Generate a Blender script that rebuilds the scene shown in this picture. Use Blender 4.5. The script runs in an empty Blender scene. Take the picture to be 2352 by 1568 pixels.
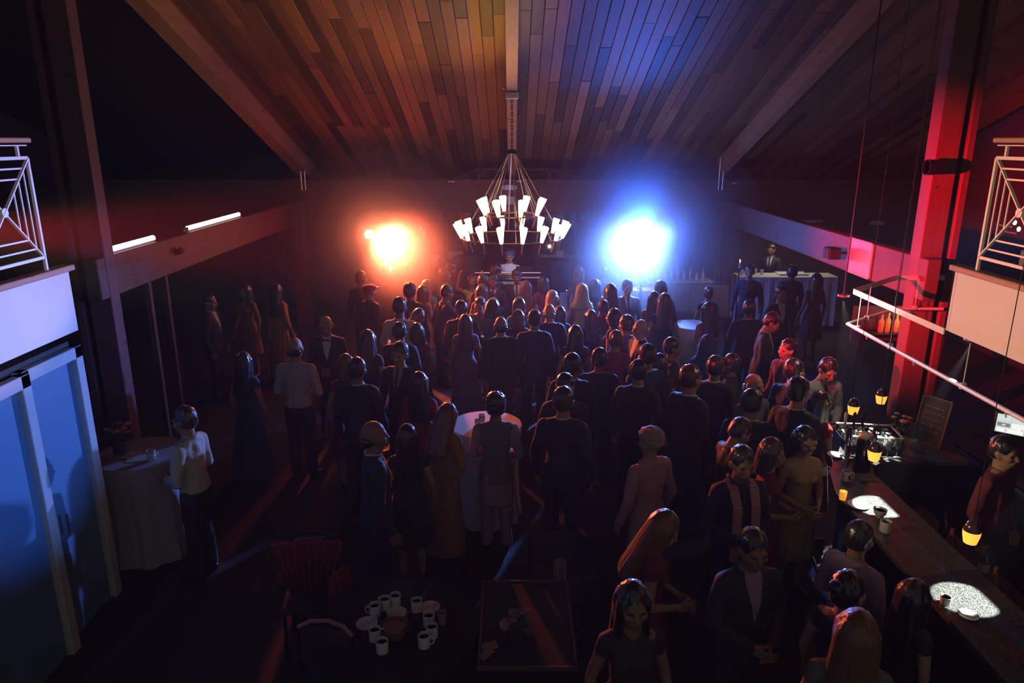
import bpy, bmesh, math, random
from math import sin, cos, pi, radians as R, sqrt, atan2
from mathutils import Vector as V, Matrix, noise
from mathutils.bvhtree import BVHTree

scene = bpy.context.scene
COL = scene.collection
# ------------------------------------------------------------------ camera
F, CX, CY = 1650.0, 1176.0, 784.0
EYE = V((0.0, 0.0, 4.0)); PITCH = R(15.7)
cam = bpy.data.cameras.new('camera'); camo = bpy.data.objects.new('camera', cam); COL.objects.link(camo)
cam.sensor_width = 36.0; cam.lens = 36.0 * F / 2352.0; cam.clip_start = 0.05; cam.clip_end = 120
camo.location = EYE; camo.rotation_euler = (pi / 2 - PITCH, 0, 0)
scene.camera = camo
# ------------------------------------------------------------------ exposure and world
vs = scene.view_settings
scene.display_settings.display_device = 'sRGB'
vs.view_transform = 'Standard'; vs.look = 'None'; vs.exposure = 0.0; vs.gamma = 1.0; vs.use_curve_mapping = False
W = bpy.data.worlds.new('night'); scene.world = W; W.use_nodes = True
W.node_tree.nodes['Background'].inputs[0].default_value = (0.92, 1.0, 0.92, 1)
W.node_tree.nodes['Background'].inputs[1].default_value = 0.12
cy = scene.cycles
cy.max_bounces = 4; cy.diffuse_bounces = 1; cy.glossy_bounces = 2; cy.transmission_bounces = 4; cy.transparent_max_bounces = 40
cy.volume_bounces = 0; cy.use_denoising = True; cy.caustics_reflective = False; cy.caustics_refractive = False
cy.sample_clamp_indirect = 4.0; cy.use_adaptive_sampling = True; cy.adaptive_threshold = 0.04; cy.adaptive_min_samples = 16
try:
    cy.denoiser = 'OPENIMAGEDENOISE'
except Exception: pass

def light(name, kind, loc, power, color, target=None, size=0.05, angle=60, blend=0.4, parent=None, **kw):
    d = bpy.data.lights.new(name, kind); o = bpy.data.objects.new(name, d); COL.objects.link(o)
    d.energy = power; d.color = color
    if kind in ('POINT', 'SPOT'): d.shadow_soft_size = size
    if kind == 'SPOT': d.spot_size = R(angle); d.spot_blend = blend
    if kind == 'AREA': d.shape = 'RECTANGLE'; d.size = size; d.size_y = kw.get('size_y', size)
    o.location = loc
    if target is not None:
        o.rotation_euler = (V(target) - V(loc)).to_track_quat('-Z', 'Y').to_euler()
    return o

def at(px, py, z=None, y=None, x=None):
    """the point of the room seen at photograph pixel px, py at a known height, depth or side distance"""
    a = (px - CX) / F; b = (CY - py) / F
    d = V((a, cos(PITCH) + b * sin(PITCH), -sin(PITCH) + b * cos(PITCH)))
    t = (z - EYE.z) / d.z if z is not None else (y / d.y if y is not None else x / d.x)
    return EYE + d * t

# --- lamps on the two lighting stands (the stands themselves are built further down)
RED = V((-2.46, 13.5, 2.27)); BLU = V((2.49, 13.5, 2.27))
def watts(I): return I * 4 * pi      # radiant intensity -> power of a blender point or spot lamp
for dx in (-0.24, 0.0, 0.24):
    light('red_stage_lamp', 'POINT', RED + V((dx, -0.04, 0)), watts(1.3), (1.0, 0.05, 0.02), size=0.05)
light('amber_stage_lamp', 'POINT', RED + V((0.0, -0.06, 0.02)), watts(1.6), (1.0, 0.36, 0.10), size=0.05)
for dx in (-0.36, -0.12, 0.12, 0.36):
    light('blue_stage_lamp', 'POINT', BLU + V((dx, -0.04, 0)), watts(5.0), (0.015, 0.13, 1.0), size=0.05)
light('white_stage_lamp', 'POINT', BLU + V((0.0, -0.06, 0.02)), watts(2.2), (0.55, 0.65, 1.0), size=0.05)
light('blue_up_beam', 'SPOT', BLU + V((0, -0.1, 0.1)), watts(70), (0.02, 0.14, 1.0), target=(1.5, 11.2, 4.6), size=0.06, angle=72, blend=1.0)
# their beams over the dance floor
light('red_floor_beam', 'SPOT', RED + V((0, -0.1, 0)), watts(420), (1.0, 0.15, 0.06), target=(0.3, 9.0, 1.3), size=0.06, angle=78, blend=1.0)
light('blue_floor_beam', 'SPOT', BLU + V((0, -0.1, 0)), watts(540), (0.13, 0.27, 1.0), target=(0.6, 9.0, 1.3), size=0.06, angle=78, blend=1.0)
# unseen wash spots added near the viewer: red and amber thrown to the right side, blue to the left side
WL = V((-3.2, 3.7, 3.55)); WR = V((3.2, 3.7, 3.55))
light('red_wash', 'SPOT', WL + V((.08, -.02, 0)), watts(1150), (1.0, 0.004, 0.035), target=(4.7, 8.7, 2.80), size=0.05, angle=25, blend=0.8)
light('amber_wash', 'SPOT', WL + V((.08, -.02, 0)), watts(58), (1.0, 0.76, 0.40), target=(3.6, 4.6, 2.95), size=0.05, angle=38, blend=0.5)
light('blue_wash', 'SPOT', WR + V((-.08, -.02, 0)), watts(64), (0.90, 0.64, 1.0), target=(-3.5, 4.7, 3.4), size=0.05, angle=21, blend=0.5)
light('deep_blue_wash', 'SPOT', WR + V((-.08, -.02, 0)), watts(80), (0.04, 0.26, 1.0), target=(-3.7, 4.9, 2.05), size=0.05, angle=21, blend=0.7)
light('post_blue_wash', 'SPOT', WR + V((-.08, -.02, 0)), watts(75), (0.10, 0.20, 1.0), target=(-4.62, 7.95, 2.1), size=0.05, angle=16, blend=0.8)
# the chandelier washes the planks above it
light('chandelier_wash', 'SPOT', (-0.06, 11.95, 2.95), watts(21), (1.0, 0.56, 0.10), target=(-1.7, 9.5, 5.7), size=0.25, angle=96, blend=1.0)
# ------------------------------------------------------------------ materials
MATS = {}
def mat(name, col, rough=0.7, metal=0.0, var=0.12, scale=8.0, bump=0.0, stretch=(1, 1, 1), emit=None, es=0.0, trans=0.0, spec=0.5, coat=0.0, sheen=0.0):
    if name in MATS: return MATS[name]
    m = bpy.data.materials.new(name); m.use_nodes = True; nt = m.node_tree; N = nt.nodes; L = nt.links
    b = N['Principled BSDF']
    b.inputs['Base Color'].default_value = (*col, 1); b.inputs['Roughness'].default_value = rough
    b.inputs['Metallic'].default_value = metal
    b.inputs['Specular IOR Level'].default_value = spec
    if coat: b.inputs['Coat Weight'].default_value = coat
    if sheen: b.inputs['Sheen Weight'].default_value = sheen; b.inputs['Sheen Roughness'].default_value = 0.35
    if trans: b.inputs['Transmission Weight'].default_value = trans
    if emit: b.inputs['Emission Color'].default_value = (*emit, 1); b.inputs['Emission Strength'].default_value = es
    if var or bump:
        tc = N.new('ShaderNodeTexCoord'); mp = N.new('ShaderNodeMapping'); mp.inputs['Scale'].default_value = stretch
        nz = N.new('ShaderNodeTexNoise'); nz.inputs['Scale'].default_value = scale; nz.inputs['Detail'].default_value = 5
        L.new(tc.outputs['Object'], mp.inputs[0]); L.new(mp.outputs[0], nz.inputs[0])
        if var:
            mx = N.new('ShaderNodeMixRGB'); mx.blend_type = 'MIX'
            mx.inputs[1].default_value = (*[c * (1 - var) for c in col], 1); mx.inputs[2].default_value = (*[min(1, c * (1 + var)) for c in col], 1)
            L.new(nz.outputs[0], mx.inputs[0]); L.new(mx.outputs[0], b.inputs['Base Color'])
        if bump:
            bp = N.new('ShaderNodeBump'); bp.inputs['Strength'].default_value = bump; bp.inputs['Distance'].default_value = 0.01
            L.new(nz.outputs[0], bp.inputs['Height']); L.new(bp.outputs[0], b.inputs['Normal'])
    MATS[name] = m; return m

def wood(name, col, stretch=(10, 0.7, 10), rough=0.6, var=0.3, rand=0.0):
    if name in MATS: return MATS[name]
    m = mat(name, col, rough, var=var, scale=3.0, bump=0.25, stretch=stretch)
    nt = m.node_tree; N = nt.nodes; L = nt.links; b = N['Principled BSDF']
    # knots
    tc = N.new('ShaderNodeTexCoord'); mp = N.new('ShaderNodeMapping'); mp.inputs['Scale'].default_value = (3.2, 1.4, 3.2)
    vo = N.new('ShaderNodeTexVoronoi'); vo.inputs['Scale'].default_value = 1.1
    cr = N.new('ShaderNodeValToRGB'); cr.color_ramp.elements[0].position = 0.05; cr.color_ramp.elements[1].position = 0.11
    cr.color_ramp.elements[0].color = (0.35, 0.35, 0.35, 1)
    src = b.inputs['Base Color'].links[0].from_socket
    mul = N.new('ShaderNodeMixRGB'); mul.blend_type = 'MULTIPLY'; mul.inputs[0].default_value = 1
    L.new(tc.outputs['Object'], mp.inputs[0]); L.new(mp.outputs[0], vo.inputs['Vector']); L.new(vo.outputs['Distance'], cr.inputs[0])
    L.new(src, mul.inputs[1]); L.new(cr.outputs[0], mul.inputs[2])
    out = mul.outputs[0]
    if rand:
        oi = N.new('ShaderNodeObjectInfo'); mr = N.new('ShaderNodeMapRange')
        mr.inputs['To Min'].default_value = 1 - rand; mr.inputs['To Max'].default_value = 1 + rand
        hs = N.new('ShaderNodeHueSaturation'); L.new(oi.outputs['Random'], mr.inputs['Value'])
        L.new(mr.outputs[0], hs.inputs['Value']); L.new(out, hs.inputs['Color']); out = hs.outputs[0]
    L.new(out, b.inputs['Base Color'])
    return m

# ------------------------------------------------------------------ mesh helpers
class MB:
    def __init__(s): s.v = []; s.f = []; s.m = []
    def add(s, vs_, fs, mi=0):
        o = len(s.v); s.v += [tuple(v) for v in vs_]; s.f += [tuple(i + o for i in f) for f in fs]; s.m += [mi] * len(fs); return s
    def box(s, c, d, rot=None, bev=0.0, mi=0):
        x, y, z = d[0] / 2, d[1] / 2, d[2] / 2
        if bev <= 0:
            vv = [V((a * x, b * y, e * z)) for a in (-1, 1) for b in (-1, 1) for e in (-1, 1)]
            ff = [(0, 1, 3, 2), (4, 6, 7, 5), (0, 4, 5, 1), (2, 3, 7, 6), (0, 2, 6, 4), (1, 5, 7, 3)]
        else:
            k = min(bev, min(x, y, z) * .9); vv = []; idx = {}
            for a in (-1, 1):
                for b in (-1, 1):
                    for e in (-1, 1):
                        idx[a, b, e] = len(vv)
                        vv += [V((a * x, b * (y - k), e * (z - k))), V((a * (x - k), b * y, e * (z - k))), V((a * (x - k), b * (y - k), e * z))]
            def q(t, k_): return idx[t] + k_
            ff = []
            for a in (-1, 1): ff.append((q((a, -1, -1), 0), q((a, -1, 1), 0), q((a, 1, 1), 0), q((a, 1, -1), 0)))
            for b in (-1, 1): ff.append((q((-1, b, -1), 1), q((-1, b, 1), 1), q((1, b, 1), 1), q((1, b, -1), 1)))
            for e in (-1, 1): ff.append((q((-1, -1, e), 2), q((-1, 1, e), 2), q((1, 1, e), 2), q((1, -1, e), 2)))
            for a in (-1, 1):
                for b in (-1, 1): ff.append((q((a, b, -1), 0), q((a, b, -1), 1), q((a, b, 1), 1), q((a, b, 1), 0)))
                for e in (-1, 1): ff.append((q((a, -1, e), 0), q((a, -1, e), 2), q((a, 1, e), 2), q((a, 1, e), 0)))
            for b in (-1, 1):
                for e in (-1, 1): ff.append((q((-1, b, e), 1), q((-1, b, e), 2), q((1, b, e), 2), q((1, b, e), 1)))
            for t in idx: ff.append((q(t, 0), q(t, 1), q(t, 2)))
        if rot is not None: vv = [rot @ v for v in vv]
        return s.add([v + V(c) for v in vv], ff, mi)
    def bar(s, a, b, w, h, up=(0, 0, 1), bev=0.0, mi=0):
        a = V(a); b = V(b); y = (b - a).normalized(); x = y.cross(V(up)); 
        if x.length < 1e-4: x = y.cross(V((1, 0, 0)))
        x.normalize(); z = x.cross(y); M = Matrix((x, y, z)).transposed()
        return s.box((a + b) / 2, (w, (b - a).length, h), M, bev, mi)
    def tube(s, pts, r, n=8, mi=0, closed=False, caps=True):
        pts = [V(p) for p in pts]; rr = r if isinstance(r, (list, tuple)) else [r] * len(pts)
        vv = []; ff = []; m = len(pts); prev = None
        for i, p in enumerate(pts):
            if closed: t = pts[(i + 1) % m] - pts[i - 1]
            else: t = pts[min(i + 1, m - 1)] - pts[max(i - 1, 0)]
            t.normalize()
            if prev is None:
                u = t.cross(V((0, 0, 1))); 
                if u.length < 1e-3: u = t.cross(V((1, 0, 0)))
            else: u = prev - t * prev.dot(t)
            u.normalize(); prev = u; w = t.cross(u)
            vv += [p + (u * cos(2 * pi * k / n) + w * sin(2 * pi * k / n)) * rr[i] for k in range(n)]
        for i in range(m if closed else m - 1):
            j = (i + 1) % m
            for k in range(n): ff.append((i * n + k, i * n + (k + 1) % n, j * n + (k + 1) % n, j * n + k))
        if caps and not closed: ff += [tuple(range(n))[::-1], tuple((m - 1) * n + k for k in range(n))]
        return s.add(vv, ff, mi)
    def lathe(s, prof, c=(0, 0, 0), n=20, rot=None, mi=0, wob=None):
        vv = []; ff = []
        for r_, z in prof:
            for k in range(n):
                a = 2 * pi * k / n; q = r_ * (wob(a, z) if wob else 1)
                p = V((q * cos(a), q * sin(a), z)); vv.append((rot @ p if rot else p) + V(c))
        for i in range(len(prof) - 1):
            for k in range(n): ff.append((i * n + k, i * n + (k + 1) % n, (i + 1) * n + (k + 1) % n, (i + 1) * n + k))
        if prof[0][0] > 1e-4: ff.append(tuple(range(n))[::-1])
        if prof[-1][0] > 1e-4: ff.append(tuple((len(prof) - 1) * n + k for k in range(n)))
        return s.add(vv, ff, mi)
    def ball(s, c, r, n=10, mi=0):
        r = r if isinstance(r, (tuple, list)) else (r, r, r); h = max(4, n // 2); prof = []
        vv = []; ff = []
        for i in range(h + 1):
            t = pi * i / h
            for k in range(n):
                a = 2 * pi * k / n; vv.append(V((c[0] + r[0] * sin(t) * cos(a), c[1] + r[1] * sin(t) * sin(a), c[2] - r[2] * cos(t))))
        for i in range(h):
            for k in range(n): ff.append((i * n + k, i * n + (k + 1) % n, (i + 1) * n + (k + 1) % n, (i + 1) * n + k))
        return s.add(vv, ff, mi)
    def prism(s, poly, ax, a0, a1, mi=0):
        """polygon of 2-D points extruded along axis ax from a0 to a1"""
        def mk(p, t): return {'x': (t, p[0], p[1]), 'y': (p[0], t, p[1]), 'z': (p[0], p[1], t)}[ax]
        n = len(poly); vv = [mk(p, a0) for p in poly] + [mk(p, a1) for p in poly]
        ff = [tuple(range(n)), tuple(range(n, 2 * n))[::-1]] + [(i, i + n, (i + 1) % n + n, (i + 1) % n) for i in range(n)]
        return s.add(vv, ff, mi)
    def mesh(s, name, smooth=False):
        me = bpy.data.meshes.new(name); me.from_pydata(s.v, [], s.f)
        bm = bmesh.new(); bm.from_mesh(me)
        bmesh.ops.remove_doubles(bm, verts=bm.verts, dist=1e-5)
        bmesh.ops.recalc_face_normals(bm, faces=bm.faces)
        for f in bm.faces: f.smooth = smooth
        bm.to_mesh(me); bm.free()
        if smooth:
            try: me.set_sharp_from_angle(angle=R(42))
            except Exception: pass
        return me

def link(name, me, m=None, parent=None, loc=None, rot=None):
    o = bpy.data.objects.new(name, me); COL.objects.link(o)
    if m is not None:
        ms = m if isinstance(m, (list, tuple)) else [m]
        while len(me.materials) < len(ms): me.materials.append(None)
        for i, mm in enumerate(ms):
            o.material_slots[i].link = 'OBJECT'; o.material_slots[i].material = mm
    if parent is not None: o.parent = parent
    if loc is not None: o.location = loc
    if rot is not None: o.rotation_euler = rot
    return o
def build(name, mb, m, parent=None, smooth=False, loc=None, rot=None): return link(name, mb.mesh(name, smooth), m, parent, loc, rot)
def tag(o, label=None, cat=None, group=None, kind=None):
    if label: o['label'] = label
    if cat: o['category'] = cat
    if group: o['group'] = group
    if kind: o['kind'] = kind
    return o
def empty(name, loc=(0, 0, 0), rz=0.0, label=None, cat=None, group=None, kind=None, scale=1.0):
    o = bpy.data.objects.new(name, None); COL.objects.link(o); o.empty_display_size = 0.1
    o.location = loc; o.rotation_euler = (0, 0, rz); o.scale = (scale,) * 3
    return tag(o, label, cat, group, kind)
def copy_tree(o, parent=None):
    c = o.copy(); COL.objects.link(c); c.parent = parent
    for ch in [x for x in o.children if x.type != 'LIGHT']: copy_tree(ch, c)
    return c
def struct(name, mb, m, label=None, parent=None, smooth=False):
    o = build(name, mb, m, parent, smooth)
    if parent is None: o['kind'] = 'structure'
    if label: o['label'] = label
    return o
# ================================================================== MATERIALS OF THE ROOM
M_cedar = wood('cedar plank', (0.20, 0.078, 0.026), rand=0.65)
M_beam = wood('glued beam', (0.115, 0.050, 0.032), stretch=(6, 0.5, 12))
M_rafter = wood('roof beam', (0.40, 0.19, 0.085), stretch=(12, 0.6, 6))
M_post = wood('post timber', (0.15, 0.06, 0.045), stretch=(12, 12, 0.6))
M_dark = mat('dark wall', (0.045, 0.043, 0.046), 0.8, bump=0.1)
M_wall = mat('painted side wall', (0.10, 0.085, 0.08), 0.8, bump=0.1)
M_floor = wood('dark floor boards', (0.03, 0.025, 0.024), rough=0.85)
M_black = mat('black metal', (0.02, 0.02, 0.022), 0.45, 0.6)
M_bronze = mat('bronze metal', (0.16, 0.10, 0.06), 0.4, 0.8)
M_steel = mat('brushed steel', (0.62, 0.62, 0.64), 0.28, 1.0)
M_chrome = mat('chrome', (0.8, 0.8, 0.82), 0.12, 1.0, var=0)
M_white = mat('white paint', (0.78, 0.76, 0.74), 0.55, var=0.05)
M_cream = mat('cream fascia board', (0.74, 0.70, 0.66), 0.6, var=0.10, scale=1.6)
M_railp = mat('pale rail paint', (0.70, 0.68, 0.66), 0.4, var=0.05)
M_ledge = wood('ledge timber', (0.42, 0.22, 0.14), stretch=(12, 0.8, 12))
M_glassd = mat('dark window glass', (0.01, 0.012, 0.016), 0.06, var=0, spec=0.8)

# ================================================================== ROOM SHELL
CSL = 0.36                                   # fall of the roof towards the far end
def zc(y): return 3.62 + CSL * (16.0 - y)     # underside of the planks
def zr(y): return 3.27 + CSL * (16.0 - y)     # underside of the rafters
XW, Y0, Y1 = 9.2, -2.5, 17.6
struct('floor', MB().box((0, (Y0 + 19) / 2, -0.05), (2 * XW, 19 - Y0, 0.1)), M_floor, 'dark wooden floor of the hall')
cb = MB(); cb.prism([(Y0, zc(Y0) + .03), (Y1 + .3, zc(Y1 + .3) + .03), (Y1 + .3, zc(Y1 + .3) + .15), (Y0, zc(Y0) + .15)], 'x', -XW, XW)
ceil = struct('ceiling', cb, M_dark, 'sloping cedar plank ceiling falling towards the far end')
# planks: 0.17 m boards with butt joints, each a board of its own where the photograph shows it
rnd = random.Random(5)
PW = 0.172; tilt = math.atan(CSL)
plank_cache = {}
def plank_mesh(L):
    k = round(L, 1)
    if k not in plank_cache:
        plank_cache[k] = MB().box((0, 0, 0), (PW - .008, k - .004, 0.028), None, 0.004).mesh('plank')
    return plank_cache[k]
ncol = int(2 * XW / PW); rest = MB(); resd = MB(); count = 0
for i in range(ncol):
    x = -XW + PW * (i + .5)
    y = Y1 - rnd.uniform(0, 0.1)
    first = True
    while y > Y0 + .3:
        L = round(rnd.choice((1.6, 2.4, 3.0, 3.6, 4.2)) if not first else rnd.uniform(1.0, 4.2), 1); first = False
        yc = y - L * cos(tilt) / 2; zz = zc(yc) + .014 + rnd.uniform(-.004, .004)
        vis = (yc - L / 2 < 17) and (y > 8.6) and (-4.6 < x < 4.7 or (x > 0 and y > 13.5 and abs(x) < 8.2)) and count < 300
        if vis:
            o = link('plank', plank_mesh(L), M_cedar, ceil, (x, yc, zz), (-tilt, 0, 0)); count += 1
        else:
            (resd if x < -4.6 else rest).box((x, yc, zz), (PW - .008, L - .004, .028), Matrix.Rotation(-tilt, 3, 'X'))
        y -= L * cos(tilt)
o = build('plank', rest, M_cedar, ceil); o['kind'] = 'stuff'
o = build('plank', resd, wood('shade toned plank', (0.03, 0.024, 0.02)), ceil); o['kind'] = 'stuff'  # left planks darkened in colour to stand for the unlit ceiling
struct('wall_left', MB().box((-XW - .1, 8.2, 4.5), (.2, 21.6, 11)), M_dark, 'dark outer wall on the left')
struct('wall_right', MB().box((XW + .1, 8.2, 4.5), (.2, 21.6, 11)), M_dark, 'dark outer wall on the right')
struct('wall_back', MB().box((0, 18.1, 2.2), (2 * XW, .2, 4.4)), M_wall, 'dark far wall behind the stage')

# header across the far end, side beams, rafters, posts
YH = 15.9
def trimn(n, mb, m, label): return struct('trim_%d' % n, mb, m, label)
trimn(1, MB().box((0, YH + .12, 2.82), (2 * XW, .24, .70), None, .01), M_beam, 'wide timber header across the far end of the hall')
trimn(2, MB().box((-4.58, 11.75, 2.52), (.16, 8.06, .46), None, .01), M_beam, 'timber beam along the left side carrying tube lights')
trimn(3, MB().box((4.58, 11.75, 2.52), (.16, 8.06, .46), None, .01), M_beam, 'timber beam along the right side lit red')
def rafter(n, x, label, w=.17):
    mb = MB(); mb.prism([(6, zr(6)), (Y1, zr(Y1)), (Y1, zc(Y1)), (6, zc(6))], 'x', x - w / 2, x + w / 2)
    return trimn(n, mb, M_rafter, label)
rafter(4, 0.0, 'central roof beam above the chandelier')
rafter(5, -4.55, 'roof beam at the left edge of the lit ceiling', .26)
rafter(6, 4.55, 'dark roof beam to the right of the ceiling')
def post(n, sx, label):
    h = zc(7.95)
    mb = MB().box((sx * 4.62, 7.98, h / 2), (.25, .2, h), None, .008)
    mb.box((sx * 4.86, 7.98, h / 2), (.08, .2, h), None, .006)
    mb.box((sx * 4.78, 8.02, h / 2), (.10, .06, h))
    return trimn(n, mb, M_post, label)
post(7, -1, 'tall timber post on the left lit blue'); post(8, 1, 'tall timber post on the right lit crimson')
trimn(9, MB().box((-4.62, 15.6, 1.3), (.3, .3, 2.6), None, .01), M_post, 'far left corner post beneath the header')
trimn(10, MB().box((4.62, 15.6, 1.3), (.3, .3, 2.6), None, .01), M_post, 'far right corner post beneath the header')
# side mullions under the left beam
for k, (px_, py_) in enumerate(((345, 700), (385, 700))):
    p = at(px_, py_, x=-4.6)
    trimn(11 + k, MB().box((-4.6, p.y, 1.15), (.07, .07, 2.28), None, .005), M_beam, ('nearer' if k == 0 else 'second') + ' slim mullion under the left beam')
# far glazing behind the header
def window(n, x0, x1, label):
    fr = MB(); y = 17.7
    for x in (x0, x1): fr.box((x, y, 1.35), (.06, .08, 2.5), None, .006)
    for z in (.12, 2.58): fr.box(((x0 + x1) / 2, y, z), (x1 - x0, .08, .06), None, .006)
    w = struct('window_%d' % n, fr, M_black, label)
    build('pane', MB().box(((x0 + x1) / 2, y, 1.35), (x1 - x0 - .06, .012, 2.44)), M_glassd, w)
    return w
window(1, -4.4, -3.0, 'far window behind the red stage lamps'); window(2, -2.95, -1.65, 'far window left of the stage')
window(3, -1.6, 0.0, 'far window directly behind the performer'); window(4, .05, 1.6, 'far window right of the performer')
window(5, 1.65, 3.0, 'far window behind the blue lamps'); window(6, 3.05, 4.4, 'far window at the right corner post')
# wire conduits at header corners
for sx, l in ((-1, 'left'), (1, 'right')):
    mb = MB()
    for k in range(2):
        x = sx * (4.45 + .08 * k); mb.tube([(x, 15.8, 2.95), (x, 15.8, 3.3), (x, 15.8, zr(15.8) + .3)], .012, 6)
    t = empty('wire_conduit', (0, 0, 0), label='thin metal conduit rising from %s end of the header' % l, cat='conduit', group='conduits at the header ends')
    build('pipe', mb, M_steel, t)
# trapezoid steel brackets standing on the header
def bracket(px0, px1, px2, px3, label):
    y = YH + .05
    b0, b1, b2, b3 = [at(p, 413 if k in (0, 3) else 389, y=y) for k, p in enumerate((px0, px1, px2, px3))]
    t = empty('roof_bracket', ((b0.x + b3.x) / 2, y, b0.z), label=label, cat='bracket', group='steel brackets above the header')
    L = t.location
    fr = MB()
    P = [b0 - L, b1 - L, b2 - L, b3 - L]
    for a, b in ((P[0], P[1]), (P[1], P[2]), (P[2], P[3])): fr.bar(a, b, .07, .06, bev=.005)
    fr.bar(P[0], P[3], .07, .04)
    build('frame', fr, M_black, t)
    for q in (P[1], P[2]): build('post', MB().bar((q.x, 0, 0), (q.x, 0, q.z), .06, .06, up=(0, 1, 0)), M_black, t)
bracket(1040, 1100, 1262, 1345, 'trapezoid black bracket above the middle of header')
bracket(1475, 1540, 1625, 1640, 'trapezoid black bracket above the blue lamps')
bracket(1668, 1690, 1735, 1770, 'small trapezoid black bracket right of the conduit')
bracket(1935, 1975, 2075, 2110, 'trapezoid black bracket at the far right end of header')

# ================================================================== LEFT LOWER WALL WITH DOORS
lw = MB()
lw.box((-3.72, 1.6, 1.2), (.12, 8.2, 2.4))
struct('wall_left_lower', lw, M_dark, 'dark wall below the left balcony')
M_trimp = mat('pale door trim', (0.60, 0.52, 0.50), 0.5, var=0.08)
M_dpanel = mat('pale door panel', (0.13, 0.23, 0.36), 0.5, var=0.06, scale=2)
def door(n, ya, yb, xo, h, label):
    fr = MB()
    for y in (ya, yb): fr.box((xo, y, h / 2), (.07, .10, h), None, .006)
    fr.box((xo, (ya + yb) / 2, h - .05), (.07, yb - ya + .1, .10), None, .006)
    d = struct('door_%d' % n, fr, M_trimp, label)
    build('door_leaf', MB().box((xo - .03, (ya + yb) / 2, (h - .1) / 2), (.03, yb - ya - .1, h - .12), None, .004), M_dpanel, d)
    build('door_handle', MB().tube([(xo + .05, ya + .14, .95), (xo + .05, ya + .14, 1.12)], .011, 8), M_steel, d)
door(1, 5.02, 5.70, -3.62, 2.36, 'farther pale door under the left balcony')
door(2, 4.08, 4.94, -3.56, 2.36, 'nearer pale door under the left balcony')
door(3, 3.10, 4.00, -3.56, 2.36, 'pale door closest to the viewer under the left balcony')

# ================================================================== BALCONIES
XB = 3.45
def balcony(sx, side):
    t = empty('balcony', (sx * XB, 2, 2.54), label='%s side balcony with pale fascia board' % side, cat='balcony', group='side balconies')
    ye = 5.53 - 2; yl = -3.0
    L = ye - yl; yc = (ye + yl) / 2
    build('fascia_panel', MB().box((sx * .015, yc, .24), (.03, L, .48), None, .003), M_cream, t)
    build('slab', MB().box((sx * 2.2, yc - .02, .22), (4.3, L - .04, .40)), M_dark, t)
    build('ledge', MB().box((-sx * .0, yc + .005, .505), (.10, L + .01, .045), None, .006), M_ledge, t)
    return t
balcony(-1, 'left'); balcony(1, 'right')
def railing(sx, side):
    x = sx * XB
    t = empty('railing', (x, 5.27, 3.065), label='painted metal %s balcony railing with diagonal crossed panels' % side, cat='railing', group='balcony railings')
    zb, zt, hr = .10, .81, .93
    n = 4; wd = .68; gap = .16
    hb = MB().box((0, -1.5, hr), (.05, 3.1, .035), None, .008); build('handrail', hb, M_ledge, t)
    build('handrail_plate', MB().box((0, -1.5, hr - .035), (.03, 3.0, .008)), M_railp, t)
    for k in range(n):
        y1 = -k * (wd + gap); y0 = y1 - wd; ym = (y0 + y1) / 2; zm = (zb + zt) / 2
        for y in (y1, y0): build('post', MB().box((0, y, zt / 2), (.022, .022, zt), None, .002), M_railp, t)
        build('stub_post', MB().box((0, y1 - .09, (zt + hr - .04) / 2), (.018, .018, hr - .04 - zt)), M_railp, t)
        for z in (zt, zb): build('rail', MB().box((0, ym, z), (.022, wd, .024), None, .002), M_railp, t)
        for s_ in (1, -1):
            build('brace', MB().bar((.004 * s_, y0, zb if s_ > 0 else zt), (.004 * s_, y1, zt if s_ > 0 else zb), .010, .022, up=(1, 0, 0)), M_railp, t)
        build('disc', MB().lathe([(.032, -.012), (.032, .012)], (0, ym, zm), 16, Matrix.Rotation(pi / 2, 3, 'Y')), M_railp, t, True)
        for j, q in enumerate((.20, .40, .60)):
            hw = (1 - q) * wd / 2; hh = (1 - q) * (zt - zb) / 2
            for s_ in (1, -1):
                build('bar', MB().box((0, ym + s_ * hw, zm), (.008, .009, 2 * hh)), M_railp, t)
                if j < 2: build('bar', MB().box((0, ym, zm + s_ * hh), (.008, 2 * hw, .012)), M_railp, t)
railing(-1, 'left'); railing(1, 'right')
# flowers on the left handrail
fp = at(4, 300, x=-XB + .02)
t = empty('flower_pot', (fp.x - .1, fp.y - .05, 4.012), label='small pot of blue and pink flowers on the left handrail', cat='flowers')
build('pot', MB().lathe([(.03, 0), (.045, .07), (.05, .075), (.04, .072)], n=14), mat('dark clay', (.08, .05, .04)), t, True)
rr = random.Random(3)
for k in range(7):
    a = rr.uniform(0, 2 * pi); e = V((.07 * cos(a), .07 * sin(a), .14 + rr.uniform(0, .08)))
    build('stem', MB().tube([(0, 0, .06), e * .6 + V((0, 0, .05)), e], .003, 5), mat('plant stem', (.05, .12, .04)), t)
    build('blossom', MB().ball(e, (.024, .024, .018), 8), mat('blue blossom', (.30, .34, .7)) if k % 2 else mat('pink blossom', (.7, .3, .45)), t, True)
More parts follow.
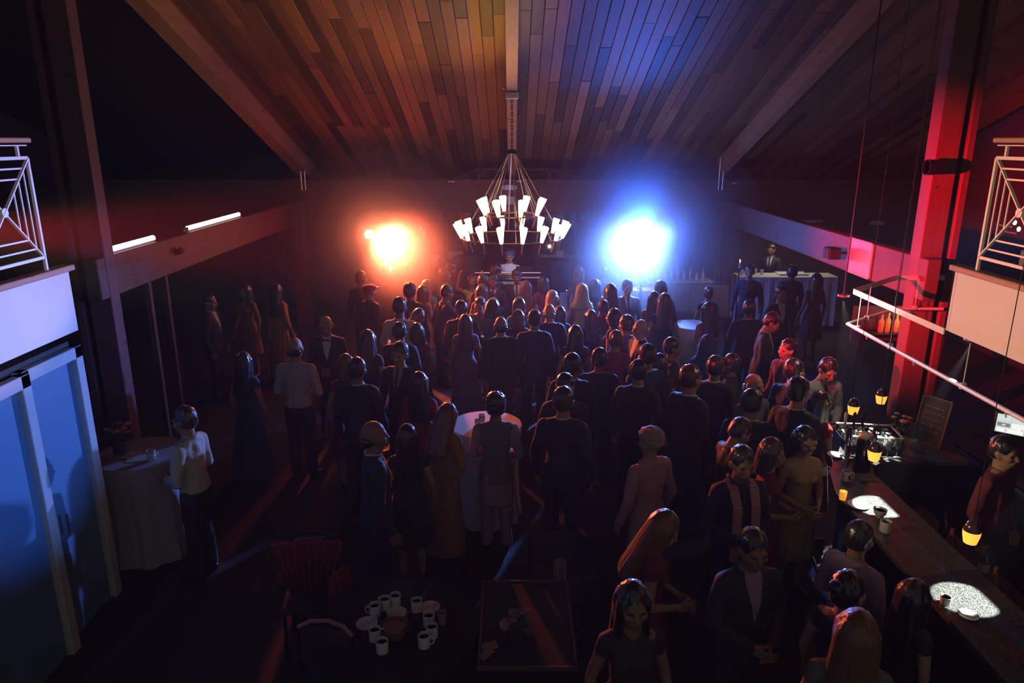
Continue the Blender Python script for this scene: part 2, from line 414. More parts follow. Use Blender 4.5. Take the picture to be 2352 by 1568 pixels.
# red banner and framed picture behind the right railing
t = tag(build('banner', MB().box((4.62, 5.9, 3.22), (.74, .02, .50), None, .005), mat('red banner cloth', (.5, .06, .03), .7)), 'red panel standing behind the right balcony railing', 'banner')
t = tag(build('planter_box', MB().box((4.28, 5.72, 3.06), (.30, .2, .16), None, .01), mat('grey green planter', (.12, .15, .12))), 'grey green box beside the red panel on right balcony', 'planter')
for k, (a, b) in enumerate(((2331, 511), (2340, 526))):
    q = at(a, b, y=5.6)
    t = empty('candle_lamp', q - V((0, 0, .035)), label=('upper' if k == 0 else 'lower') + ' small white lamp glowing behind right railing disc', cat='lamp', group='small lamps on the right balcony')
    build('bulb', MB().ball((0, 0, .035), (.014, .014, .02), 8), mat('warm bulb', (.9, .85, .7), emit=(1, .9, .7), es=3.0), t, True)
    build('socket', MB().lathe([(.012, 0), (.012, .016)], n=8), M_black, t)
    build('bracket', MB().box((.0, .1, .0), (.02, .2, .01)), M_black, t)

# hanging bar canopy under the right balcony: flat band above, pipe below, drop rods
cz = 2.525
band = [V((XB, 5.54, cz)), V((XB, 7.12, cz)), V((4.27, 7.86, cz)), V((4.80, 7.86, cz))]
t = empty('hanging_canopy', (XB, 5.54, cz), label='pale metal frame with pipe rail jutting from right balcony', cat='canopy')
Lc = t.location
for a, b in zip(band[:-1], band[1:]): build('band', MB().bar(a - Lc, b - Lc, .012, .055, bev=.002), M_railp, t)
dz = -.34
pp = [V((XB, 2.2, cz + dz)), V((XB - .02, 7.12, cz + dz)), V((4.27, 7.80, cz + dz)), V((4.80, 7.80, cz + dz))]
build('pipe', MB().tube([p - Lc for p in pp], .018, 10), M_railp, t, True)
for (x, y) in ((XB, 6.3), (XB, 5.2), (XB, 6.95), (XB, 4.3), (XB, 3.4), (3.75, 7.38), (4.5, 7.83)):
    build('drop_rod', MB().tube([V((x, y, cz + .0)) - Lc, V((x, y, cz + dz)) - Lc], .004, 6), M_railp, t)
    build('clamp', MB().box(V((x, y, cz + dz)) - Lc, (.045, .03, .05), None, .004), M_railp, t)
for y in (6.75, 5.9, 4.7): build('hook', MB().tube([V((XB, y, cz + dz)) - Lc, V((XB, y, cz + dz - .03)) - Lc, V((XB + .01, y, cz + dz - .06)) - Lc], .005, 6), M_railp, t)

# ================================================================== THINGS ON THE BEAMS
M_tube = mat('tube light glow', (1, 1, 1), emit=(1.0, .96, .93), es=5.0)
def tube_light(pa, pb, label):
    a = at(*pa, x=-4.56); b = at(*pb, x=-4.56); a.z = b.z = 2.79
    L = abs(b.y - a.y); t = empty('tube_light', (-4.56, (a.y + b.y) / 2, 2.752), label=label, cat='tube light', group='tube lights on the left beam')
    build('glass_tube', MB().tube([(0, -L / 2, .055), (0, L / 2, .055)], .024, 12), M_tube, t, True)
    build('batten', MB().box((-.02, 0, .012), (.06, L + .06, .022), None, .004), M_white, t)
    for s_ in (-1, 1): build('lamp_holder', MB().box((0, s_ * (L / 2 + .02), .04), (.05, .02, .05), None, .004), M_white, t)
tube_light((240, 583), (352, 549), 'nearer white tube light on the left beam'); tube_light((430, 525), (548, 488), 'farther white tube light on the left beam')
# small spot on left beam face
p = at(408, 578, x=-4.48)
t = empty('wall_spot', p, label='small dark spotlight clipped to the left beam', cat='spotlight')
build('housing', MB().lathe([(.035, -.07), (.045, .07), (.03, .07)], rot=Matrix.Rotation(R(70), 3, 'Y'), n=14), M_black, t, True)
build('bracket', MB().box((-.03, 0, 0), (.05, .03, .12), None, .004), mat('pinkish metal', (.4, .3, .34), .4), t)
# framed white panel and black box on the right beam
a0, a1, a2, a3 = [at(q, w, x=4.50) for q, w in ((1956, 562), (2007, 577), (1995, 656), (1944, 640))]
yc = (a0.y + a1.y) / 2; hw = abs(a0.y - a1.y) / 2; zt_ = 2.76; zb_ = 2.30
t = empty('wall_panel', (4.49, yc, (zt_ + zb_) / 2), label='white framed square panel hung on red lit right beam', cat='panel')
build('board', MB().box((0, 0, 0), (.012, 2 * hw - .04, zt_ - zb_ - .04)), mat('white panel face', (.8, .74, .8), .5, var=.03), t)
H_ = (zt_ - zb_) / 2
for s_ in (-1, 1):
    build('frame_side', MB().box((-.004, s_ * (hw - .01), 0), (.022, .02, 2 * H_), None, .003), M_white, t)
    build('frame_side', MB().box((-.004, 0, s_ * (H_ - .01)), (.022, 2 * hw, .02), None, .003), M_white, t)
t = empty('wall_speaker', (4.5, yc + .42, 2.53), label='small black box on bracket beside the white panel', cat='speaker')
build('cabinet', MB().box((-.19, 0, 0), (.16, .20, .15), None, .01), M_black, t)
build('grille', MB().box((-.275, 0, 0), (.01, .17, .12), None, .004), mat('grille cloth', (.012, .012, .012)), t)
build('bracket', MB().bar((-.11, 0, 0), (0, .02, 0), .04, .03), M_beam, t)
# emergency light and exit sign on the header
def on_header(px_, py_): return at(px_, py_, y=YH - .02)
p = on_header(1170, 430)
t = empty('emergency_light', p, label='white emergency light unit with two round lamps on header', cat='emergency light')
build('case', MB().box((0, 0, 0), (.22, .06, .11), None, .01), M_white, t)
for s_ in (-1, 1): build('lamp_head', MB().lathe([(.02, 0), (.045, .05), (.04, .055)], (s_ * .13, -.02, 0), 14, Matrix.Rotation(pi / 2, 3, 'X')), mat('lamp head grey', (.5, .45, .45)), t, True)
p = on_header(1168, 460)
t = empty('exit_sign', p, label='pale exit sign with green walking figure below emergency light', cat='exit sign')
build('case', MB().box((0, 0, 0), (.25, .05, .17), None, .006), mat('pale sign face', (.5, .6, .52)), t)
g_ = mat('sign green', (.04, .3, .12), .5)
fig = MB().ball((0, -.03, .05), (.014, .008, .014), 8)
fig.bar((0, -.03, .035), (.005, -.03, -.01), .02, .008, up=(0, 1, 0)); fig.bar((0, -.03, -.01), (.03, -.03, -.06), .012, .008, up=(0, 1, 0)); fig.bar((0, -.03, -.01), (-.03, -.03, -.055), .012, .008, up=(0, 1, 0))
fig.bar((0, -.03, .03), (.035, -.03, .01), .010, .008, up=(0, 1, 0)); fig.bar((0, -.03, .03), (-.03, -.03, .0), .010, .008, up=(0, 1, 0))
build('running_figure', fig, g_, t, True)
for px_, py_, w_, lab in ((1037, 417, .14, 'small white box at left on the header top'), (1193, 416, .09, 'small white box on header beside the roof beam'), (1687, 421, .1, 'small white box at the right end of the header')):
    p = on_header(px_, py_)
    t = empty('ceiling_sensor', p, label=lab, cat='sensor', group='small white boxes on the header')
    build('case', MB().box((0, 0, 0), (w_, .05, .035), None, .006), M_white, t)
    build('lens', MB().ball((0, -.025, -.012), (.014, .012, .012), 8), mat('sensor lens', (.3, .3, .3), .2), t, True)
p = at(2015, 512, y=15.8)
t = empty('wall_sign', p, label='small pale sign in the dark right corner', cat='sign')
build('plate', MB().box((0, 0, 0), (.30, .03, .09), None, .005), mat('pale sign plate', (.55, .5, .48)), t)
build('hanger', MB().box((0, .0, .12), (.02, .02, .2)), M_black, t)

# ================================================================== CHANDELIER
YC = 12.0
zh = 3.80; zu = 2.80; zl = 2.43; ru = .445; rl = .83
t = empty('chandelier', (-.03, YC, zl), label='large two tier ring chandelier with glowing conical glass shades', cat='chandelier')
M_shade = mat('glowing glass shade', (1, .95, .85), .4, var=0, emit=(1.0, .70, .45), es=3.6)
M_cable = mat('pale cable', (.55, .5, .52), .35, .7)
zbk = zr(YC)
build('bracket', MB().box((.03, 0, zbk - zl - .04), (.20, .14, .10), None, .008), M_white, t)
for k in range(2):
    build('bolt', MB().lathe([(.014, 0), (.014, .02)], (-.09, -.1 - .1 * k, zbk - zl + .06), 8, Matrix.Rotation(-pi / 2, 3, 'Y')), M_steel, t)
link_mb = []
for kk in range(2):
    mb = MB(); pts = []
    for q in range(12):
        a = 2 * pi * q / 12; pts.append((.017 * cos(a), 0, .034 * sin(a)) if kk == 0 else (0, .017 * cos(a), .034 * sin(a)))
    mb.tube(pts, .006, 6, closed=True); link_mb.append(mb.mesh('chain_link', True))
zz = zbk - .11; k = 0
while zz > zh + .05:
    link('chain_link', link_mb[k % 2], M_black, t, (.03, 0, zz - zl)); zz -= .052; k += 1
build('hub', MB().lathe([(.0, .05), (.05, .045), (.08, .02), (.085, -.02), (.05, -.05), (0, -.05)], (.03, 0, zh - zl), 20), M_black, t, True)
for (r_, z_) in ((ru, zu), (rl, zl)):
    pts = [(r_ * cos(2 * pi * q / 48) + .03, r_ * sin(2 * pi * q / 48), z_ - zl) for q in range(48)]
    build('ring', MB().tube(pts, .014, 8, closed=True), M_bronze, t, True)
for (r_, z_, n_, off) in ((ru, zu, 8, .2), (rl, zl, 8, .1)):
    for q in range(n_):
        a = 2 * pi * (q + off) / n_
        build('cable', MB().tube([(.03 + .06 * cos(a), .06 * sin(a), zh - zl - .02), (.03 + r_ * cos(a), r_ * sin(a), z_ - zl)], .0035, 5), M_cable, t)
sh = MB().lathe([(.018, 0), (.024, .02), (.040, .13), (.052, .22), (.054, .25), (.049, .25), (.047, .22), (.034, .12), (.018, .02), (0, .012)], n=18).mesh('lamp_shade', True)
arm = MB().tube([(0, 0, .01), (0, 0, -.17)], [.012, .006], 8).lathe([(.012, -.01), (.024, .0), (.024, .02), (.02, .022)], n=12).mesh('shade_arm', True)
for (r_, z_, n_, off, ht) in ((ru, zu, 8, .38, 1.16), (rl, zl, 16, .5, 1.12)):
    for q in range(n_):
        a = 2 * pi * (q + off) / n_
        s_ = link('lamp_shade', sh, M_shade, t, (.03 + r_ * cos(a), r_ * sin(a), z_ - zl - .01))
        ax = V((cos(a) * .38, sin(a) * .38, 1)).normalized()
        s_.rotation_euler = ax.to_track_quat('Z', 'Y').to_euler(); s_.scale = (ht,) * 3
        link('shade_arm', arm, M_bronze, s_)
# the light the shades give: up to the ceiling and around
for (dx, dy, dz_) in ((.0, .0, .62), (-.55, 0, .3), (.55, 0, .3), (0, -.55, .3), (0, .55, .3)):
    light('chandelier_light', 'POINT', (dx, YC + dy, zl + dz_), watts(.3), (1.0, .46, .14), size=.12)
# ================================================================== PEOPLE
def ell_pts(c, r, n=1):
    bm = bmesh.new(); bmesh.ops.create_icosphere(bm, subdivisions=2, radius=1.0)
    r = r if isinstance(r, (tuple, list)) else (r, r, r)
    out = [V((c[0] + v.co.x * r[0], c[1] + v.co.y * r[1], c[2] + v.co.z * r[2])) for v in bm.verts]; bm.free(); return out
class Blob:
    """a solid built of convex hulls, fused into ONE continuous surface by a voxel remesh"""
    def __init__(s): s.v = []; s.f = []
    def hull(s, ells, M=None):
        bm = bmesh.new()
        for c, r in ells:
            for p in ell_pts(c, r): bm.verts.new(M @ p if M else p)
        res = bmesh.ops.convex_hull(bm, input=bm.verts)
        bmesh.ops.delete(bm, geom=[v for v in bm.verts if not v.link_faces], context='VERTS')
        bm.verts.index_update(); o = len(s.v)
        s.v += [v.co.copy() for v in bm.verts]; s.f += [[o + v.index for v in f.verts] for f in bm.faces]; bm.free()
    def fuse(s, name, vox, smooth=2, disp=None, cut=None):
        me = bpy.data.meshes.new(name + '_src'); me.from_pydata(s.v, [], s.f)
        o = bpy.data.objects.new('tmp', me); COL.objects.link(o)
        m = o.modifiers.new('r', 'REMESH'); m.mode = 'VOXEL'; m.voxel_size = vox
        if smooth: q = o.modifiers.new('s', 'SMOOTH'); q.iterations = smooth; q.factor = .5
        dg = bpy.context.evaluated_depsgraph_get(); dg.update()
        out = bpy.data.meshes.new_from_object(o.evaluated_get(dg)); out.name = name
        bpy.data.objects.remove(o); bpy.data.meshes.remove(me)
        bm = bmesh.new(); bm.from_mesh(out)
        if disp:
            bm.normal_update()
            for v in bm.verts: v.co = disp(v.co, v.normal)
        if cut:
            bmesh.ops.delete(bm, geom=[v for v in bm.verts if cut(v.co)], context='VERTS')
        for f in bm.faces: f.smooth = True
        bm.to_mesh(out); bm.free(); return out

# arm positions: (elbow, wrist) for a person of 1.75 m looking along +Y, x mirrored per side
ARMS = {
 'down': ((.250, -.03, 1.12), (.265, .06, .88)), 'hold': ((.245, -.02, 1.12), (.15, .24, 1.17)),
 'cross': ((.245, .0, 1.11), (.07, .23, 1.05)), 'up': ((.34, .10, 1.50), (.26, .17, 1.76)),
 'reach': ((.24, .20, 1.22), (.16, .46, 1.20)), 'hip': ((.36, -.06, 1.15), (.20, .04, 1.00)), 'bar': ((.24, .17, 1.14), (.14, .40, 1.08))}
POSES = {  # left arm, right arm, lean, head turn, head nod
 'stand': ('down', 'down', 0, 0, 0), 'drink': ('down', 'hold', 0, 12, 4), 'fold': ('cross', 'cross', 0, 0, 5),
 'nod': ('cross', 'cross', 3, 0, 24), 'turn': ('down', 'cross', 0, 38, 4), 'cheer': ('up', 'down', 0, 0, -6), 'reach': ('reach', 'down', 10, 0, 8),
 'lean': ('bar', 'bar', 20, 10, 6), 'hip': ('hip', 'down', 0, -20, 0), 'dance': ('up', 'up', 2, 5, -4), 'work': ('reach', 'cross', 14, 0, 22)}
class Rig:
    def __init__(s, pose, sex):
        a, b, lean, yaw, nod = POSES[pose]; s.arms = {1: ARMS[a], -1: ARMS[b]}; s.sex = sex
        s.T = Matrix.Translation((0, 0, .95)) @ Matrix.Rotation(R(-lean), 4, 'X') @ Matrix.Translation((0, 0, -.95))
        s.H = s.T @ Matrix.Translation((0, -.005, 1.485)) @ Matrix.Rotation(R(yaw), 4, 'Z') @ Matrix.Rotation(R(lean * .7 - nod), 4, 'X') @ Matrix.Scale(1.12, 4) @ Matrix.Translation((0, .01, -1.51))
        s.w = .86 if sex == 'f' else 1.0; s.hip = 1.04 if sex == 'f' else .96
    def top(s): return s.H @ V((0, -.01, 1.765))
    def arm(s, side): 
        e, w = s.arms[side]; return V((.172 * s.w * side, -.005, 1.385)), V((e[0] * side * (.92 if s.sex == 'f' else 1), e[1], e[2])), V((w[0] * side, w[1], w[2]))
def fold_disp(amp, sz=14, zs=.35, seed=0.0):
    def d(p, n):
        k = noise.noise(V((p.x * sz + seed, p.y * sz, p.z * sz * zs)))
        return p + n * amp * k * 2
    return d
CACHE = {}
def cached(key, fn):
    if key not in CACHE: CACHE[key] = fn()
    return CACHE[key]
VOX = .0125
def body_mesh(pose, sex):
    g = Rig(pose, sex); B = Blob(); T = g.T; H = g.H; w = g.w; h = g.hip
    # head, jaw, nose, brow, ears, neck
    B.hull([((0, -.012, 1.655), (.075, .094, .098)), ((0, .028, 1.575), (.050, .055, .048))], H)
    B.hull([((0, .040, 1.545), (.030, .034, .026)), ((0, .02, 1.60), (.055, .06, .05))], H)
    B.hull([((0, .080, 1.640), (.010, .012, .010)), ((0, .100, 1.605), (.016, .014, .013))], H)
    B.hull([((-.032, .072, 1.655), (.024, .013, .010)), ((.032, .072, 1.655), (.024, .013, .010))], H)
    B.hull([((-.016, .082, 1.570), (.014, .012, .009)), ((.016, .082, 1.570), (.014, .012, .009))], H)
    for s_ in (-1, 1):
        B.hull([((s_ * .079, -.012, 1.635), (.011, .022, .026)), ((s_ * .077, -.004, 1.605), (.009, .014, .014))], H)
        B.hull([((s_ * .045, .060, 1.610), (.022, .022, .02)), ((s_ * .04, .03, 1.62), (.03, .03, .03))], H)
    B.hull([((0, -.010, 1.57), (.052, .056, .04)), ((0, -.012, 1.44), (.060, .062, .04))], H if pose not in ('nod',) else H)
    B.hull([((0, -.012, 1.50), (.056, .058, .04)), ((0, -.008, 1.42), (.075, .062, .04))], T)
    # trunk
    B.hull([((0, -.015, 1.475), (.058, .05, .03)), ((-.115 * w, -.01, 1.41), (.05, .045, .04)), ((.115 * w, -.01, 1.41), (.05, .045, .04))], T)
    B.hull([((-.13 * w, -.005, 1.405), (.05, .055, .045)), ((.13 * w, -.005, 1.405), (.05, .055, .045)), ((0, .0, 1.27), (.145 * w, .100, .10))], T)
    if sex == 'f':
        for s_ in (-1, 1): B.hull([((s_ * .07, .075, 1.275), (.055, .05, .055)), ((s_ * .07, .02, 1.32), (.06, .06, .06))], T)
    B.hull([((0, .0, 1.27), (.145 * w, .100, .10)), ((0, .0, 1.09), (.125 * w, .092, .08))], T)
    B.hull([((0, .0, 1.09), (.125 * w, .092, .08)), ((0, -.01, .95), (.160 * h, .110, .08))], None)
    for s_ in (-1, 1):
        S, E, Wr = g.arm(s_)
        B.hull([(tuple(S), .052), (tuple(E), .037)], T); B.hull([(tuple(E), .037), (tuple(Wr), (.026, .026, .026))], T)
        B.hull([((s_ * .088, -.01, .92), .086), ((s_ * .095, .012, .50), .056)]); B.hull([((s_ * .095, .004, .50), .056), ((s_ * .10, -.02, .09), .037)])
        B.hull([((s_ * .10, -.03, .045), (.035, .04, .04)), ((s_ * .118, .14, .028), (.038, .045, .024))])
    me = B.fuse('body', VOX, 2)
    # fingers: a palm and five separate bent chains rooted inside it
    mb = MB()
    for s_ in (-1, 1):
        S, E, Wr = g.arm(s_); d = (Wr - E).normalized(); side = V((0, 0, 1)) if abs(d.z) < .8 else V((0, 1, 0))
        side = (side - d * side.dot(d)).normalized(); nrm = d.cross(side) * s_
        if nrm.dot(V((-s_, 0, 0))) < 0: nrm = -nrm
        def P(a, b, c): return T @ (Wr + d * a + side * b + nrm * c)
        for j, b in enumerate((-.027, -.009, .009, .027)):
            L = (.066, .080, .084, .072)[j]
            mb.tube([P(.0, b * .7, 0), P(.05, b * .9, 0), P(.092, b, .002)], [.015, .014, .0095], 6)
            mb.tube([P(.085, b, 0), P(.085 + L * .45, b * 1.08, .008), P(.085 + L * .78, b * 1.1, .024), P(.085 + L * .9, b * 1.1, .044)], [.0092, .0088, .0078, .0055], 6)
        mb.tube([P(.02, .022, 0), P(.05, .045, .012), P(.080, .054, .026), P(.10, .052, .036)], [.013, .011, .0095, .0065], 6)
    hm = mb.mesh('h', True)
    bm = bmesh.new(); bm.from_mesh(me); bm.from_mesh(hm); 
    Hi = H.inverted()
    for f in bm.faces:
        f.smooth = True; c = Hi @ f.calc_center_median()
        f.material_index = 0
        if c.y > .05:
            if abs(abs(c.x) - .032) < .013 and abs(c.z - 1.634) < .0065: f.material_index = 1
            if abs(c.x) < .022 and abs(c.z - 1.570) < .008 and c.y > .075: f.material_index = 2
    bm.to_mesh(me); bm.free(); bpy.data.meshes.remove(hm); return me
def hair_mesh(pose, sex, style):
    g = Rig(pose, sex); B = Blob(); H = g.H
    def cap(d=0, low=1.60):
        B.hull([((0, -.020 - d, 1.675), (.086, .094, .100)), ((0, -.045 - d, low + .02), (.080, .066, .05))], H)
    if style in ('short', 'grey', 'bald'): 
        if style == 'bald': B.hull([((0, -.060, 1.615), (.082, .056, .040)), ((0, -.058, 1.585), (.074, .045, .03))], H)
        else: cap(0, 1.595)
    elif style == 'curly':
        B.hull([((0, -.022, 1.690), (.098, .104, .098)), ((0, -.05, 1.62), (.088, .07, .06))], H)
    elif style == 'bun':
        cap(0, 1.59); B.hull([((0, -.12, 1.70), (.045, .04, .045)), ((0, -.10, 1.70), (.03, .03, .03))], H)
    elif style in ('bob', 'long'):
        cap(.0, 1.60); lo = 1.49 if style == 'bob' else 1.27
        B.hull([((0, -.045, 1.655), (.100, .076, .085)), ((0, -.085, lo), (.098 if style == 'bob' else .125, .048, .05))], H)
        for s_ in (-1, 1): B.hull([((s_ * .066, .01, 1.66), (.028, .045, .05)), ((s_ * .082, -.02, lo + .05), (.022, .04, .04))], H)
    elif style == 'cap':
        B.hull([((0, -.005, 1.70), (.090, .106, .055)), ((0, -.03, 1.655), (.086, .09, .03))], H)
        B.hull([((0, .12, 1.690), (.06, .05, .010)), ((0, .06, 1.692), (.075, .05, .012))], H)
    elif style == 'turban':
        B.hull([((0, -.012, 1.705), (.102, .112, .072)), ((0, -.035, 1.66), (.092, .10, .035))], H)
    elif style == 'shawl':
        B.hull([((0, -.03, 1.675), (.100, .098, .110)), ((0, -.05, 1.50), (.13, .08, .06))], H)
        B.hull([((0, -.05, 1.52), (.12, .08, .06)), ((0, -.02, 1.38), (.20, .11, .05))], H)
    Hi = H.inverted()
    amp = {'curly': .010, 'cap': .0008, 'turban': .004, 'shawl': .004}.get(style, .008)
    def disp(p, n):
        q = Hi @ p; a = atan2(q.x, q.y + .02)
        if style == 'curly': k = noise.noise(q * 55)
        elif style in ('turban',): k = sin(q.z * 210 + a * 2)
        else: k = noise.noise(V((a * 9, q.z * 5, 3.1))) + .4 * noise.noise(V((a * 24, q.z * 9, 1)))
        return p + n * amp * k
    def cut(p):
        q = Hi @ p
        if style in ('long', 'bob', 'short', 'bun', 'grey', 'curly'): return q.y > .052 and q.z < 1.675 - abs(q.x) * .25
        if style == 'shawl': return q.y > .05 and abs(q.x) < .07 and q.z < 1.72
        return False
    return B.fuse('hair', .0095 if style not in ('long', 'shawl') else .012, 1, disp, cut)
def trunk(B, g, e, zlow=.95, flare=1.0):
    T = g.T; w = g.w; h = g.hip
    B.hull([((0, -.010, 1.418), (.080 + e, .068 + e, .036)), ((0, -.010, 1.33), (.10, .09 + e, .05))], T)
    B.hull([((0, -.016, 1.468), (.060 + e, .056 + e, .024)), ((-.125 * w, -.01, 1.40), (.05 + e, .045 + e, .035 + e)), ((.125 * w, -.01, 1.40), (.05 + e, .045 + e, .035 + e))], T)
    B.hull([((-.125 * w, -.005, 1.385), (.05 + e, .055 + e, .045 + e)), ((.125 * w, -.005, 1.405), (.05 + e, .055 + e, .045 + e)), ((0, .0, 1.27), (.145 * w + e, .104 + e, .10))], T)
    if g.sex == 'f':
        for s_ in (-1, 1): B.hull([((s_ * .07, .075, 1.275), (.057 + e, .052 + e, .057)), ((s_ * .07, .02, 1.31), (.06, .06, .05))], T)
    B.hull([((0, .0, 1.27), (.145 * w + e, .104 + e, .10)), ((0, .0, 1.09), (.128 * w + e, .096 + e, .08))], T)
    B.hull([((0, .0, 1.09), (.128 * w + e, .096 + e, .08)), ((0, -.01, .97), (.163 * h + e, .113 + e, .06))])
    if zlow < .95: B.hull([((0, -.01, .97), (.163 * h + e, .113 + e, .05)), ((0, -.01, zlow + .03), ((.168 * h + e) * flare, (.118 + e) * flare, .03))])
def sleeves(B, g, e, f=1.0):
    for s_ in (-1, 1):
        S, E, Wr = g.arm(s_)
        B.hull([(tuple(S), .054 + e), (tuple(E), .042 + e)], g.T)
        if f > .5: B.hull([(tuple(E), .042 + e), (tuple(E.lerp(Wr, f)), .031 + e)], g.T)
def cloth(kind, pose, sex):
    g = Rig(pose, sex); B = Blob(); vox = .0145
    if kind == 'jacket': trunk(B, g, .022, .80, 1.06); sleeves(B, g, .016, .97); d = fold_disp(.0035, 16, .5)
    elif kind == 'shirt': trunk(B, g, .012, .93, 1.0); sleeves(B, g, .012, .98); d = fold_disp(.005, 18, .5)
    elif kind == 'vest': trunk(B, g, .022, .80, 1.03); d = fold_disp(.003, 16, .5)
    elif kind == 'kurta': trunk(B, g, .013, .55, 1.12); sleeves(B, g, .014, .98); d = fold_disp(.007, 14, .22)
    elif kind == 'trousers':
        B.hull([((0, -.008, 1.00), (.136, .098, .03)), ((0, -.012, .92), (.158 * g.hip + .004, .114, .06))])
        for s_ in (-1, 1):
            B.hull([((s_ * .088, -.01, .92), .098), ((s_ * .097, .010, .50), .074)]); B.hull([((s_ * .097, .006, .50), .074), ((s_ * .105, -.01, .10), (.066, .072, .05))])
        d = fold_disp(.006, 12, .5)
    elif kind in ('dress', 'gown'):
        trunk(B, g, .010, .93)
        B.hull([((0, -.01, 1.0), (.155, .112, .05)), ((0, -.01, .90), (.19, .15, .05)), ((0, -.01, .50), (.23, .20, .05))])
        B.hull([((0, -.01, .60), (.22, .19, .05)), ((0, -.01, .08), (.31, .28, .03))] if kind == 'gown' else [((0, -.01, .62), (.21, .18, .05)), ((0, -.01, .46), (.23, .20, .03))])
        for s_ in (-1, 1):
            S, E, Wr = g.arm(s_); B.hull([(tuple(S), .058), (tuple(S.lerp(E, .25)), .052)], g.T)
        def d(p, n):
            if p.z < .95:
                a = atan2(p.x, p.y); k = sin(a * 11 + p.z * 1.5) * .5 + noise.noise(V((a * 3, p.z * 1.2, 0)))
                return p + n * .016 * k * min(1, (.95 - p.z) * 2)
            return p + n * .003 * noise.noise(p * 20)
        vox = .016
    elif kind == 'sari':
        trunk(B, g, .014, .93); sleeves(B, g, .010, .2)
        B.hull([((0, -.01, 1.0), (.165, .122, .05)), ((0, -.01, .08), (.25, .22, .03))])
        B.hull([((-.13 * g.w, .0, 1.42), (.07, .08, .05)), ((.10, .02, 1.02), (.12, .13, .05))], g.T)      # cloth over one shoulder
        B.hull([((-.13 * g.w, -.05, 1.42), (.06, .06, .05)), ((-.11, -.12, .75), (.10, .05, .05))], g.T)
        def d(p, n):
            a = atan2(p.x, p.y); k = sin(a * 14 + p.z * 6) * .5 + noise.noise(V((a * 3, p.z * 3, 0)))
            return p + n * .009 * k
        vox = .016
    me = B.fuse(kind, vox, 2, d, (lambda p: p.z < .075) if kind in ('gown', 'sari') else None)
    return me
def bvh_of(me):
    return BVHTree.FromPolygons([v.co.copy() for v in me.vertices], [tuple(p.vertices) for p in me.polygons])
def front_patch(name, me, pose, sex, rows, off, cols=4):
    """cloth laid on the chest: rows = [(z, x0, x1)], projected on the garment from the front"""
    rows = [tuple(a_[q] + (b_[q] - a_[q]) * k / 4 for q in range(3)) for a_, b_ in zip(rows[:-1], rows[1:]) for k in range(4)] + [rows[-1]]
    g = Rig(pose, sex); bv = bvh_of(me); T = g.T; dr = (T.to_3x3() @ V((0, -1, 0)))
    vv = []
    for z, x0, x1 in rows:
        for k in range(cols + 1):
            x = x0 + (x1 - x0) * k / cols; o = T @ V((x, .5, z)); hit = bv.ray_cast(o, dr)
            p = hit[0] if hit[0] else T @ V((x, .10, z)); vv.append(p - dr * off)
    n = cols + 1; nb = len(vv); vv += [v + dr * .02 for v in vv]; ff = []
    for i in range(len(rows) - 1):
        for k in range(cols):
            a = i * n + k; ff.append((a, a + 1, a + n + 1, a + n)); ff.append((nb + a, nb + a + n, nb + a + n + 1, nb + a + 1))
    ring = [k for k in range(n)] + [i * n + cols for i in range(1, len(rows))] + [(len(rows) - 1) * n + k for k in range(cols - 1, -1, -1)] + [i * n for i in range(len(rows) - 2, 0, -1)]
    for i, a in enumerate(ring):
        b = ring[(i + 1) % len(ring)]; ff.append((a, b, b + nb, a + nb))
    return MB().add(vv, ff).mesh(name, True)
def collar_mesh(pose, sex):
    g = Rig(pose, sex); M = g.T; pts = []
    prof = []
    mb = MB(); n = 20; vv = []; ff = []
    for i, (r_, z) in enumerate(((.070, 1.445), (.068, 1.49), (.064, 1.492), (.060, 1.45))):
        for k in range(n):
            a = 2 * pi * k / n; f = 1.0; dz_ = -.018 * max(0, sin(a)) 
            vv.append(M @ V((r_ * 1.02 * cos(a), r_ * 1.05 * sin(a) - .012, z + dz_)))
    for i in range(3):
        for k in range(n): ff.append((i * n + k, i * n + (k + 1) % n, (i + 1) * n + (k + 1) % n, (i + 1) * n + k))
    return mb.add(vv, ff).mesh('shirt_collar', True)
def shoe_mesh(s_, sex):
    B = Blob(); B.hull([((s_ * .10, -.03, .050), (.042, .048, .05)), ((s_ * .10, .03, .045), (.042, .05, .04)), ((s_ * .120, .150, .034), (.040, .05, .030))])
    return B.fuse('shoe', .014, 1, None, None)

def fab(key, col, rough=.85, **k): return mat('fabric ' + key, col, rough, var=.15, scale=30, bump=.15, sheen=.04, **k)
FAB = dict(black=fab('black', (.022, .022, .025), .75), navy=fab('navy', (.018, .024, .050), .75), char=fab('charcoal', (.035, .035, .040)), white=fab('white', (.62, .60, .60)),
 pale=fab('pale shirt', (.42, .38, .38)), cream=fab('cream', (.50, .44, .34)), pink=fab('pink', (.42, .20, .22)), red=fab('red', (.30, .02, .02)), wine=fab('wine', (.16, .02, .03)),
 magenta=fab('magenta', (.32, .03, .12)), teal=fab('teal', (.05, .30, .28)), lav=fab('lavender', (.20, .16, .26)), gold=fab('gold', (.38, .27, .11), .45), amber=fab('amber', (.30, .13, .045)),
 grey=fab('grey', (.13, .12, .125)), blue=fab('blue', (.03, .06, .16)), tan=fab('tan', (.30, .22, .16)), green=fab('green', (.16, .34, .24)), mauve=fab('mauve', (.30, .20, .30)), orange=fab('orange', (.42, .18, .05)))
SKIN = {'b': mat('brown skin', (.26, .13, .075), .55, var=.08, spec=.4), 'm': mat('medium skin', (.38, .21, .13), .55, var=.08, spec=.4), 'l': mat('light skin', (.50, .31, .22), .55, var=.08, spec=.4), 'd': mat('deep skin', (.15, .075, .045), .5, var=.08)}

